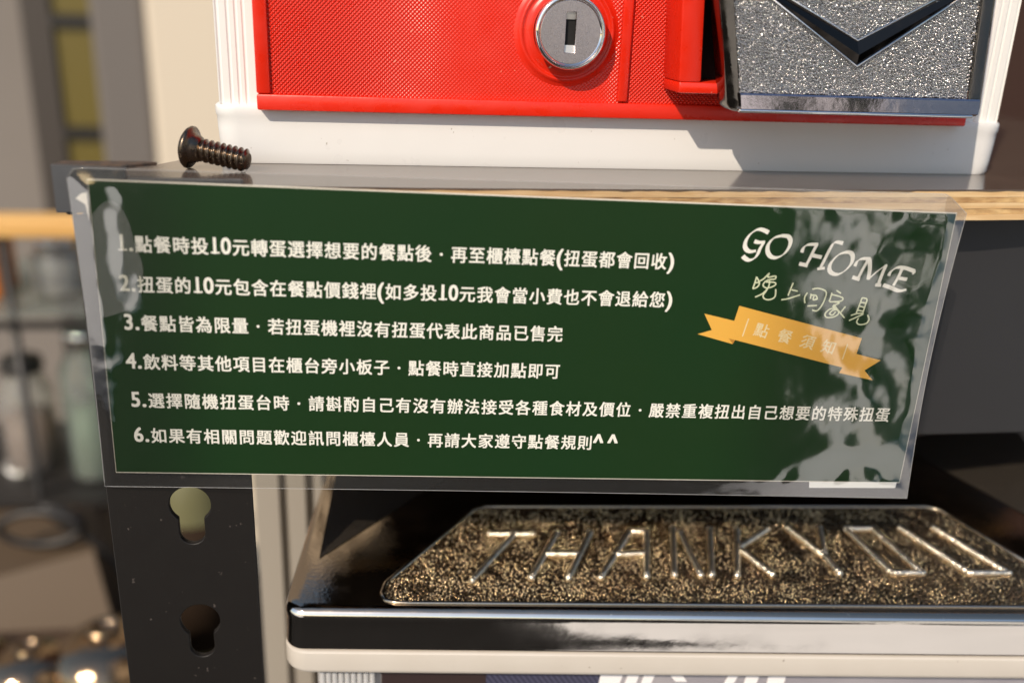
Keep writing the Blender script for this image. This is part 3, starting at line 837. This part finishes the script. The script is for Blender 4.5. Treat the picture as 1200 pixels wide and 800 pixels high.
obj('keyway_step', prism([(0.0346, LKZ + 0.0045), (0.0362, LKZ + 0.0045), (0.0362, LKZ + sh), (0.0342, LKZ + sh)], 'x', LKX - sw, LKX + sw), KEY_STEEL, lk)
obj('keyway_step', prism([(0.0342, LKZ - sh), (0.0362, LKZ - sh), (0.0362, LKZ - 0.0045), (0.0346, LKZ - 0.0045)], 'x', LKX - sw, LKX + sw), KEY_STEEL, lk)

# chute box that stands out of the panel, open at the front, with the chrome flap hung in it
CX0, CX1, CZ0, CZ1 = 0.2025, 0.3190, 0.0308, 0.135
ch = obj('chute_box', box(CX0, CX0 + 0.0085, 0.0205, 0.0412, CZ0 + 0.004, CZ1, 0.0010, 2), RED, t, angle=40)
obj('chute_wall', box(CX1 - 0.006, CX1, 0.0235, 0.0412, CZ0 + 0.004, CZ1, 0.0010, 2), RED, ch, angle=40)
obj('chute_sill', box(CX0, CX1, 0.0203, 0.0412, CZ0, CZ0 + 0.0041, 0.0010, 2), RED, ch, angle=40)
obj('chute_dark', box(CX0 + 0.0087, CX1 - 0.0062, 0.0385, 0.0410, CZ0 + 0.0043, CZ1), VOID, ch)
obj('chute_head', box(CX0, CX1, 0.0203, 0.0412, CZ1, CZ1 + 0.006, 0.0010, 2), RED, ch, angle=40)

def shear(o, kx, ky, z0, kx2=None):
    for v in o.data.vertices:
        dz = v.co.z - z0
        w = clamp((v.co.x - 0.2163) / 0.1) if kx2 is not None else 0
        v.co.x -= dz * (kx + ((kx2 - kx) * w if kx2 is not None else 0)); v.co.y += dz * ky
    for c in o.children: shear(c, kx, ky, z0, kx2)
shear(ch, 0.055, 0.0, CZ0)

# chrome flap
FX0, FX1, FZ0, FZ1, FY = 0.2183, 0.3168, 0.0257, 0.110, 0.0115
# trapezoid: the flap is wider at the foot
def fx(x, z):  # shear so that sides follow the photographed taper
    return x
bm = bmesh.new()
def loop(ins, y, r): return [bm.verts.new((x, y, z)) for x, z in rrect(FX0 + ins, FX1 - ins, FZ0 + ins, FZ1 - ins, max(r, 0.0003), 6)]
seq = [(0.0, FY + 0.010, 0.004), (0.0, FY + 0.0012, 0.004), (0.0004, FY + 0.0003, 0.0036), (0.0012, FY, 0.003), (0.0050, FY + 0.0002, 0.0006), (0.0054, FY + 0.0010, 0.0004)]
rings = [loop(*s) for s in seq]
for A, B in zip(rings, rings[1:]):
    for k in range(len(A)): bm.faces.new((A[k], A[(k + 1) % len(A)], B[(k + 1) % len(A)], B[k]))
bm.faces.new(rings[0][::-1])
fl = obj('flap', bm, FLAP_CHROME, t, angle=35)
# slanting polished lip along the foot of the flap
obj('lower_lip', prism([(FY - 0.0014, FZ0 + 0.0012), (FY - 0.0016, FZ0 + 0.0060), (FY - 0.0010, FZ0 + 0.0066), (FY + 0.0030, FZ0 + 0.0066), (FY + 0.0030, FZ0 + 0.0004), (FY + 0.0002, FZ0 + 0.0004)], 'x', FX0 + 0.0050, FX1 - 0.0018), LIP_CHROME, fl)
obj('lip_edge', box(FX0 + 0.004, FX1 - 0.004, FY - 0.0019, FY + 0.0008, FZ0 - 0.0002, FZ0 + 0.0011, 0.0005, 3), CHROME, fl, angle=40)
obj('textured_panel', box(FX0 + 0.0054, FX1 - 0.0054, FY + 0.0009, FY + 0.0030, FZ0 + 0.0066, FZ1 - 0.0054, 0.0003, 1), PEBBLE, fl)
bx0, bx1, bz0, bz1 = FX0 + 0.0058, FX1 - 0.0058, FZ0 + 0.0070, 0.092
add_beads(scatter(lambda x, y: x < bx1, bx0, bx1, bz0, bz1, 0.00082, 4), lambda x, y, h: (x, FY + 0.0009 - h, y), 'cast_grain', GRAIN, fl)
# V-shaped polished groove
vx, vzl, vzu = 0.2672, 0.0430, 0.0512
LA, LB = (0.2300, 0.0690), (0.2335, 0.0696)
RA, RB = (0.3095, 0.0712), (0.3045, 0.0718)
def vwing(a, b, lo, hi, m, flip):
    bm = bmesh.new(); y = FY + 0.0008
    mid_tip = Vector(((a[0] + b[0]) / 2, y - 0.00005, (a[1] + b[1]) / 2))
    y = FY + 0.0002
    P = [Vector((a[0], y, a[1])), Vector((lo[0], y, lo[1])), Vector((hi[0], y, hi[1])), Vector((b[0], y, b[1]))]
    mid = Vector((lo[0], FY - 0.0014, (lo[1] * 0.55 + hi[1] * 0.45)))
    v = [bm.verts.new(p) for p in P]; vm = bm.verts.new(mid); vt = bm.verts.new(mid_tip)
    back = [bm.verts.new(p + Vector((0, 0.0006, 0))) for p in P]
    bm.faces.new((v[0], v[1], vm, vt)); bm.faces.new((vt, vm, v[2], v[3])); bm.faces.new((v[0], vt, v[3], back[3], back[0]))
    bm.faces.new((v[0], back[0], back[1], v[1])); bm.faces.new((v[2], back[2], back[3], v[3])); bm.faces.new((v[1], back[1], back[2], v[2], vm)); bm.faces.new(back)
    return obj('chevron', bm, m, fl)
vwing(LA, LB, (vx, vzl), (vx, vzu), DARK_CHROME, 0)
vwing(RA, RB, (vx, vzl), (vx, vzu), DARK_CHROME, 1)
bm = bmesh.new()
add_tube(bm, [(LA[0], FY + 0.0001, LA[1]), (vx, FY + 0.0001, vzl - 0.0004), (RA[0], FY + 0.0001, RA[1])], 0.00045, 8)
add_tube(bm, [(LB[0], FY + 0.0001, LB[1]), (vx, FY + 0.0001, vzu + 0.0003), (RB[0], FY + 0.0001, RB[1])], 0.00040, 8)
obj('chevron_rim', bm, CHROME, fl, smooth=True)

shear(fl, 0.20, -0.02, FZ0, 0.075)

# ------------------------------------------------------------------ lower capsule machine with chrome THANK YOU lid
t = thing('capsule_machine', 'lower capsule machine with chrome lid embossed THANK YOU under the green notice', 'capsule machine', (0.05902, 0.00089, -0.1700), (0, 0, R(-5.637)))
SL = math.tan(R(8))
X0, X1, YB = -0.0056, 0.3640, 0.132
bm = bmesh.new(); rings = []
def lid_ring(z, ins, r, rise):
    out = []
    for x, y in rrect(X0 + ins, X1 - ins, 0.0 + ins, YB, r, 8):
        taper = max(y, 0) * 0.035
        c = (X0 + X1) / 2
        x += taper if x < c else -taper
        out.append(bm.verts.new((x, y, z + (max(y, 0) * SL if rise else 0))))
    return out
for z, ins, r, rise in ((-0.0192, 0.0012, 0.008, 0), (-0.0188, 0.0006, 0.0086, 0), (-0.0180, 0.0001, 0.009, 0), (-0.0174, 0.0, 0.009, 0), (-0.0171, 0.0, 0.009, 0), (-0.0140, 0.0002, 0.009, 0), (-0.0090, 0.0003, 0.009, 0),
                        (-0.0050, 0.0003, 0.009, 0), (-0.0036, 0.0001, 0.009, 1), (-0.0022, 0.0004, 0.009, 1), (-0.0011, 0.0011, 0.0085, 1), (-0.0004, 0.0022, 0.008, 1), (0.0, 0.0038, 0.007, 1)):
    rings.append(lid_ring(z, ins, r, rise))
for A, B in zip(rings, rings[1:]):
    for k in range(len(A)): bm.faces.new((A[k], A[(k + 1) % len(A)], B[(k + 1) % len(A)], B[k]))
bm.faces.new(rings[0][::-1]); bm.faces.new(rings[-1])
lid = obj('chrome_lid', bm, FRONT_CHROME, t, angle=50)
lid.data.materials.append(LID_CHROME)
for p in lid.data.polygons:
    if p.normal.z > 0.75: p.material_index = 1
def on(x, y, h=0.0): return (x * mm, y * mm * math.cos(R(8)), y * mm * math.sin(R(8)) + h)
# textured field and its raised border
bl = [(39.5, 5.0), (312, 7.0), (334, 13), (336, 22), (315.1, 35.7), (293, 71.5), (287.0, 74.0), (76, 68.6), (70.5, 66.2), (34.6, 16.5), (33.6, 10.5), (35.5, 6.5)]
bm = bmesh.new()
top = [bm.verts.new(on(a, b, 0.0003)) for a, b in bl]; bot = [bm.verts.new(on(a, b, -0.0006)) for a, b in bl]
bm.faces.new(top); bm.faces.new(bot[::-1])
for i in range(len(bl)): bm.faces.new((top[i], top[(i + 1) % len(bl)], bot[(i + 1) % len(bl)], bot[i]))
obj('textured_plate', bm, LID_PEBBLE, lid)
def in_poly(x, y, poly=bl):
    c = False; n = len(poly)
    for i in range(n):
        (ax_, ay_), (bx_, by_) = poly[i], poly[(i + 1) % n]
        if (ay_ > y) != (by_ > y) and x < (bx_ - ax_) * (y - ay_) / (by_ - ay_) + ax_: c = not c
    return c
gp = scatter(in_poly, 33, 337, 4.5, 74.5, 0.92, 9)
low = [(x, y, r * 1.05, r * random.uniform(0.18, 0.42)) for x, y, r, h in gp]
high = [(x, y, r * 0.80, r * random.uniform(0.7, 1.15)) for x, y, r, h in gp if noise.noise(Vector((x / 9, y / 9, 2))) * 0.5 + random.random() * 0.9 + (0.14 - x / 1100) > 0.66]
add_beads(low, lambda x, y, h: on(x, y, 0.0003 + h * mm), 'cast_grain', LID_GRAIN, lid)
add_beads(high, lambda x, y, h: on(x, y, 0.0003 + h * mm), 'glint_grain', GLINT_GRAIN, lid)
bm = bmesh.new(); pp_ = []
for i in range(len(bl)):
    a = Vector(bl[i]); b = Vector(bl[(i + 1) % len(bl)]); n_ = max(1, int((b - a).length / 6))
    pp_ += [on(*(a + (b - a) * k / n_), 0.0002) for k in range(n_)]
add_tube(bm, pp_, 0.0010, 8, closed=True)
obj('plate_border', bm, LID_CHROME, lid, smooth=True)
for letter, strokes in LETTER_STROKES.items():
    bm = bmesh.new()
    for x0, y0, x1, y1 in strokes:
        a, b = Vector((x0, y0)), Vector((x1, y1)); n_ = max(2, int((b - a).length / 1.6))
        pts = [on(*(a + (b - a) * k / n_), 0.0005) for k in range(n_ + 1)]
        add_tube(bm, pts, 0.00145, 10)
        for e_ in (pts[0], pts[-1]):
            bmesh.ops.create_icosphere(bm, subdivisions=2, radius=0.0016, matrix=Matrix.Translation(e_))
    obj('letter', bm, LID_RIDGE, lid, smooth=True)
# grained flanks that rise to the sides
def flank(A, B, C, h):
    bm = bmesh.new()
    a, b, c = on(*A, 0.0003), on(*B, 0.0003), on(*C, h)
    cb = on(*C, 0.0003); v = [bm.verts.new(p) for p in (a, b, c)]; w = bm.verts.new(cb)
    bm.faces.new(v); bm.faces.new((v[0], v[2], w)); bm.faces.new((v[1], w, v[2])); bm.faces.new((v[0], w, v[1]))
    return obj('grained_flank', bm, FLANK, lid)
flank((5.0, 31), (64.0, 99), (6.0, 99), 0.014)
flank((352.0, 40), (292.0, 130), (352.0, 130), 0.016)
# white rim under the lid
bm = bmesh.new(); rings = []
for z, ins in ((-0.0306, 0.0030), (-0.0302, 0.0012), (-0.0292, 0.0002), (-0.0278, -0.0002), (-0.0200, -0.0002), (-0.0194, 0.0004), (-0.0193, 0.0020)):
    rings.append([bm.verts.new((x, y, z)) for x, y in rrect(X0 + ins, X1 - ins, ins, YB, 0.010, 8)])
for A, B in zip(rings, rings[1:]):
    for k in range(len(A)): bm.faces.new((A[k], A[(k + 1) % len(A)], B[(k + 1) % len(A)], B[k]))
bm.faces.new(rings[0][::-1]); bm.faces.new(rings[-1])
obj('white_rim', bm, RIM_WHITE, t, angle=40)
# body under the rim: poster window, ribbed clear end
BZ = -0.255
obj('body', box(0.006, 0.355, 0.012, 0.125, BZ, -0.0308), mat('body_grey', (0.35, 0.34, 0.34), 0.5), t)
obj('body_foot', box(0.0, 0.361, 0.004, 0.130, BZ - 0.02, BZ, 0.003, 2), WHITE, t)
for i in range(9):
    x = 0.0085 + i * 0.0026
    bm = bmesh.new(); add_tube(bm, [(x, 0.0088, -0.0308), (x, 0.0088, BZ)], 0.0012, 10)
    obj('clear_rib', bm, film_mat('clear_rib', 1.5, (0.9, 0.9, 0.92), alpha_diff=0.45) if i == 0 else bpy.data.materials['clear_rib'], t, smooth=True)
def stripe_mat(name, a, b, ang, scale):
    m = mat(name, a, 0.35)
    n, l = m.node_tree.nodes, m.node_tree.links
    tc = n.new('ShaderNodeTexCoord'); mp = n.new('ShaderNodeMapping'); mp.inputs['Rotation'].default_value = (0, R(ang), 0)
    w = n.new('ShaderNodeTexWave'); w.bands_direction = 'X'; w.inputs['Scale'].default_value = scale
    r = n.new('ShaderNodeValToRGB'); r.color_ramp.elements[0].color = (*a, 1); r.color_ramp.elements[1].color = (*b, 1)
    l.new(tc.outputs['Object'], mp.inputs[0]); l.new(mp.outputs[0], w.inputs['Vector']); l.new(w.outputs['Fac'], r.inputs[0]); l.new(r.outputs[0], n['Principled BSDF'].inputs['Base Color'])
    return m
ps = obj('poster', box(0.033, 0.352, 0.0100, 0.0119, BZ + 0.01, -0.0309), mat('poster_grey', (0.20, 0.19, 0.23), 0.35, var=(14, 0.25, (0.42, 0.40, 0.42))), t)
obj('poster_panel', box(0.033, 0.077, 0.0097, 0.00995, BZ + 0.01, -0.0310), mat('poster_dark', (0.035, 0.022, 0.022), 0.4), ps)
obj('poster_panel', box(0.0771, 0.126, 0.0097, 0.00995, BZ + 0.01, -0.0310), stripe_mat('poster_stripes', (0.028, 0.028, 0.055), (0.07, 0.07, 0.12), 35, 160), ps)
wm = mat('poster_white', (0.82, 0.80, 0.82), 0.4)
for pts in ([(126.3, 0), (136.5, 0), (132, -20), (124, -20)], [(138.5, 0), (143.5, 0), (139, -20), (134, -20)], [(145.5, 0), (150.5, 0), (145, -20), (141, -20)], [(152, -1.5), (157, 0), (163, -9), (158, -9)],
            [(172, 0), (180, -1), (179, -3.5), (174, -3.5)], [(182.5, 0), (187, 0), (180, -18), (176, -18)], [(189, 0), (195, 0), (191, -20), (186, -20)], [(198, 0), (206, 0), (204, -20), (197, -20)]):
    bm = prism([(a * mm, -0.0311 + b * mm) for a, b in pts], 'y', 0.0094, 0.0096)
    obj('poster_character', bm, wm, ps)
# lower shelf that carries it
t = thing('steel_shelf', 'black steel shelf below the lower capsule machine', 'shelf', (0, 0, 0))
obj('shelf_panel', box(0.0, 0.52, -0.06, 0.40, -0.464, -0.4453, 0.002, 1), BLACK, t)
obj('shelf_lip', box(0.0, 0.52, -0.0625, -0.0602, -0.474, -0.4450, 0.0005, 1), BLACK, t)

# black cover panel behind the notice
t = thing('black_cover_panel', 'matte charcoal panel hanging under the shelf behind the right end of the notice', 'panel', (0, 0, 0))
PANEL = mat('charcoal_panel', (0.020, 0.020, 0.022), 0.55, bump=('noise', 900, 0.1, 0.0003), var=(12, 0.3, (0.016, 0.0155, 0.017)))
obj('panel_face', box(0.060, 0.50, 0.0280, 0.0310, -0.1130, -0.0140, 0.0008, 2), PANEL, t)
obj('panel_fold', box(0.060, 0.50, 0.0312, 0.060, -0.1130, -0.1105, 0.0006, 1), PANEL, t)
t = thing('machine_back_housing', 'dark brown housing behind the chrome lid, in the shade under the shelf', 'housing', (0, 0, 0))
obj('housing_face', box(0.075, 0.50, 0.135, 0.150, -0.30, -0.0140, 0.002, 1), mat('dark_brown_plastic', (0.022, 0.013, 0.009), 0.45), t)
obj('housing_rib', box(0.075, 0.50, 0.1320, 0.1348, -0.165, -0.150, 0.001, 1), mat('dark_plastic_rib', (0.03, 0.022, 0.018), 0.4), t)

# beige fluted cabinet behind the post
t = thing('beige_cabinet', 'beige grooved cabinet column standing between the black post and the chrome lid', 'cabinet', (0, 0, 0))
pts = [(0.0262, 0.30), (0.0262, 0.1370), (0.0383, 0.1370), (0.0390, 0.1420), (0.0425, 0.1420), (0.0432, 0.1370), (0.0522, 0.1370), (0.0530, 0.1430), (0.0560, 0.1430), (0.0570, 0.1370), (0.0745, 0.1370), (0.0745, 0.30)]
obj('grooved_side', prism(pts, 'z', GZ + 0.11, -0.0160), CABINET, t)

# ------------------------------------------------------------------ blurred shop front behind, left
GREYWALL = mat('grey_wall_paint', (0.22, 0.195, 0.175), 0.8, var=(2, 0.3, (0.18, 0.16, 0.145)))
o = obj('far_wall', box(-3.0, -0.02, 1.62, 1.75, GZ, 2.2), GREYWALL); o['kind'] = 'structure'
o = obj('dark_back_wall', box(-0.02, 3.5, 1.30, 1.75, GZ, 2.2), mat('dark_interior_brown', (0.035, 0.012, 0.005), 0.6)); o['kind'] = 'structure'  # darkness of the interior put into the wall's brown
t = thing('narrow_window', 'narrow black framed window with yellow panes against the grey wall', 'window', (-0.415, 1.42, 0))
FR = mat('window_frame_black', (0.008, 0.006, 0.005), 0.5)
YEL = mat('yellow_pane', (0.125, 0.095, 0.016), 0.4)
obj('frame_side', box(-0.085, -0.038, 0, 0.06, -0.9, 0.6), mat('window_frame_brown', (0.045, 0.036, 0.030), 0.6), t)
obj('frame_side', box(0.037, 0.072, 0, 0.06, -0.9, 0.6), FR, t)
for k in range(-3, 3):
    z0 = -0.163 - 0.185 * -k + 0.185 * 0
    obj('pane', box(-0.0375, 0.0365, 0.008, 0.012, z0 + 0.0, z0 + 0.163), YEL, t)
    obj('frame_bar', box(-0.0375, 0.0365, 0.0, 0.05, z0 - 0.0215, z0 - 0.0005), FR, t)
t = thing('cream_pillar', 'cream pillar with shade painted grey on its left side, standing left of the white column of the upper machine', 'pillar', (-0.23, 1.30, 0))
obj('cream_face', box(-0.045, 0.20, 0.0, 0.25, GZ, 2.0, 0.01, 2), mat('cream_paint', (0.62, 0.54, 0.43), 0.7), t)
obj('shaded_face', box(-0.132, -0.0455, 0.012, 0.25, GZ, 2.0, 0.01, 2), mat('pillar_shade_grey', (0.135, 0.12, 0.11), 0.7), t)  # shaded side of the pillar: the shade is in its grey colour

BW = wood_mat('honey_wood', (0.62, 0.34, 0.10), (0.80, 0.50, 0.18), (8, 80, 80))
t = thing('wire_rack', 'thin black rack with a honey coloured wooden top board at the left edge', 'rack', (-0.29, 0.70, 0))
obj('top_board', box(-0.16, 0.085, -0.02, 0.015, -0.184, -0.163, 0.004, 2), BW, t)
for x, y in ((-0.006, -0.012), (0.105, -0.012), (-0.006, 0.19), (0.105, 0.19)):
    bm = bmesh.new(); add_tube(bm, [(x, y, -0.184), (x, y, GZ + 0.11)], 0.0045, 10); obj('leg', bm, BLACK, t, smooth=True)
obj('glass_shelf', box(-0.16, 0.11, -0.02, 0.20, -0.268, -0.262), film_mat('shelf_glass', 1.5, (0.55, 0.62, 0.55), alpha_diff=0.15), t)
obj('rail', box(-0.16, 0.11, -0.022, -0.016, -0.282, -0.274), BLACK, t)
obj('lower_shelf', box(-0.16, 0.11, -0.02, 0.20, -0.495, -0.487), BLACK, t)
JG = film_mat('jar_glass_green', 1.5, (0.66, 0.80, 0.70), alpha_diff=0.16, rough=0.06)
JC = film_mat('jar_glass_clear', 1.5, (0.80, 0.80, 0.76), alpha_diff=0.18, rough=0.06)
def jar(x, y, z, r, h, m, lid_m, label, fill):
    t = thing('glass_jar', label, 'jar', (x, y, z), group='jars on the rack')
    bm = bmesh.new(); add_lathe(bm, [(0, 0.001), (r * 0.9, 0.001), (r, 0.008), (r, h * 0.80), (r * 0.7, h * 0.92), (r * 0.7, h)], 32)
    obj('glass', bm, m, t, smooth=True)
    bm = bmesh.new(); add_lathe(bm, [(0, h * 1.09), (r * 0.70, h * 1.09), (r * 0.77, h * 1.07), (r * 0.77, h * 0.97), (r * 0.72, h * 0.97)], 32)
    obj('lid', bm, lid_m, t, smooth=True)
    if fill:
        bm = bmesh.new(); add_lathe(bm, [(0, 0.004), (r * 0.86, 0.004), (r * 0.93, 0.012), (r * 0.93, h * 0.55), (0, h * 0.55)], 28)
        obj('contents', bm, mat('jar_contents', fill, 0.5), t, smooth=True)
jar(-0.245, 0.745, -0.487, 0.032, 0.17, JG, CHROME, 'green tinted glass jar beside the black post, second from the rack leg', (0.10, 0.13, 0.09))
jar(-0.325, 0.765, -0.487, 0.030, 0.13, JC, BLACK, 'low clear jar with brown contents behind the thin rack leg', (0.16, 0.09, 0.05))
jar(-0.218, 0.80, -0.487, 0.046, 0.24, JG, BW, 'tall pale green jar with wooden lid at the right of the rack', (0.16, 0.20, 0.15))
jar(-0.262, 0.74, -0.262, 0.026, 0.060, JC, CHROME, 'small round jar with steel lid on the glass shelf under the honey board', None)
t = tag(obj('orange_tin', box(-0.375, -0.318, 0.72, 0.78, -0.262, -0.195, 0.004, 2), mat('orange_tin', (0.62, 0.19, 0.03), 0.4)), 'orange tin on the glass shelf at the far left edge', 'tin')
t = thing('green_bottle', 'pale green bottle seen through the upper keyhole of the black post', 'bottle', (-0.098, 0.555, -0.615))
bm = bmesh.new(); add_lathe(bm, [(0, 0.0), (0.034, 0.0), (0.036, 0.01), (0.036, 0.20), (0.030, 0.235), (0.013, 0.262), (0.013, 0.29), (0, 0.29)], 32)
obj('glass', bm, mat('milky_green_glass', (0.14, 0.135, 0.07), 0.25), t, smooth=True)
bm = bmesh.new(); add_lathe(bm, [(0.0364, 0.03), (0.0366, 0.03), (0.0366, 0.180), (0.0364, 0.180)], 32)
obj('label_band', bm, mat('dark_label', (0.03, 0.02, 0.014), 0.95, spec=0.0), t, smooth=True)
# stand with cardboard, cable, orange tray, kettle
t = thing('low_table', 'low dark table with clutter at the lower left', 'table', (-0.27, 0.55, 0))
obj('table_top', box(-0.30, 0.14, -0.10, 0.42, -0.640, -0.615, 0.004, 2), mat('table_wood_dark', (0.05, 0.03, 0.02), 0.4), t)
for x, y in ((-0.28, -0.08), (0.12, -0.08), (-0.28, 0.40), (0.12, 0.40)):
    obj('leg', box(x - 0.015, x + 0.015, y - 0.015, y + 0.015, GZ + 0.11, -0.640), BLACK, t)
t = thing('cardboard_box', 'open tan cardboard box with a white edge below the thin rack', 'box', (-0.31, 0.60, -0.615), (0, 0, R(28)))
obj('carton', box(-0.10, 0.085, -0.06, 0.12, 0.0, 0.115, 0.002, 1), mat('cardboard', (0.085, 0.055, 0.03), 0.8), t)
obj('flap', prism([(-0.06, 0.1155), (-0.14, 0.045), (-0.143, 0.047), (-0.06, 0.119)], 'x', -0.09, 0.080), mat('cardboard_pale', (0.15, 0.11, 0.075), 0.8), t)
tag(obj('orange_tray', box(-0.42, -0.295, 0.74, 0.86, -0.560, -0.530, 0.003, 2), mat('orange_tray', (0.62, 0.20, 0.03), 0.5)), 'flat orange tray at the far left edge above the cardboard', 'tray')
tag(obj('white_cup', (lambda b: (add_lathe(b, [(0, 0), (0.018, 0), (0.024, 0.05), (0.0225, 0.05), (0.016, 0.004), (0, 0.004)], 28, Matrix.Translation((-0.335, 0.765, -0.530))), b)[1])(bmesh.new()), mat('white_china', (0.8, 0.78, 0.75), 0.2), smooth=True), 'small white cup standing on the orange tray', 'cup')
bm = bmesh.new(); c = [(-0.262 + 0.040 * math.cos(a / 14 * 2 * math.pi * 1.25), 0.585 + 0.01 * a / 14, -0.470 + 0.020 * math.sin(a / 14 * 2 * math.pi * 1.25)) for a in range(15)] + [(-0.21, 0.60, -0.50), (-0.18, 0.60, -0.56), (-0.19, 0.60, -0.61)]
add_tube(bm, smooth_line(c, 3), 0.0042, 8)
tag(obj('black_cable', bm, BLACK, smooth=True), 'loop of black cable hanging beside the black post', 'cable')
PM = mat('polished_steel', (0.34, 0.24, 0.15), 0.10, 1.0, bump=('noise', 60, 0.35, 0.004))
t = thing('wooden_crate', 'dark wooden crate with steel bowls on it at the bottom left corner', 'crate', (-0.19, 0.395, 0))
CW = mat('dark_crate_wood', (0.06, 0.035, 0.02), 0.6)
obj('crate_top', box(-0.12, 0.090, -0.065, 0.050, -0.503, -0.490, 0.002, 1), CW, t)
for k in range(5):
    z = GZ + 0.13 + k * 0.094
    obj('slat', box(-0.12, 0.090, -0.064, -0.054, z, z + 0.07, 0.001, 1), CW, t)
for x in (-0.12, 0.070):
    obj('corner_post', box(x, x + 0.02, -0.053, 0.049, GZ + 0.11, -0.5035), CW, t)
for k, (x, y, r) in enumerate(((-0.146, 0.395, 0.048), (-0.206, 0.385, 0.036), (-0.256, 0.400, 0.030))):
    bm = bmesh.new(); add_lathe(bm, [(r * 1.12, 0.0), (r * 1.10, 0.002)] + [(r * math.cos(R(a)), r * 0.62 * math.sin(R(a)) + 0.001) for a in range(0, 90, 9)] + [(r * 0.3, r * 0.63), (r * 0.3, r * 0.74), (r * 0.2, r * 0.74), (r * 0.2, r * 0.66), (0, r * 0.66)], 36, Matrix.Translation((x, y, -0.490)))
    tag(obj('steel_bowl', bm, PM, smooth=True), ('largest upturned steel bowl on the crate, beside the black post', 'smallest upturned steel bowl, between the two others on the crate', 'upturned steel bowl at the left end of the crate')[k], 'bowl')
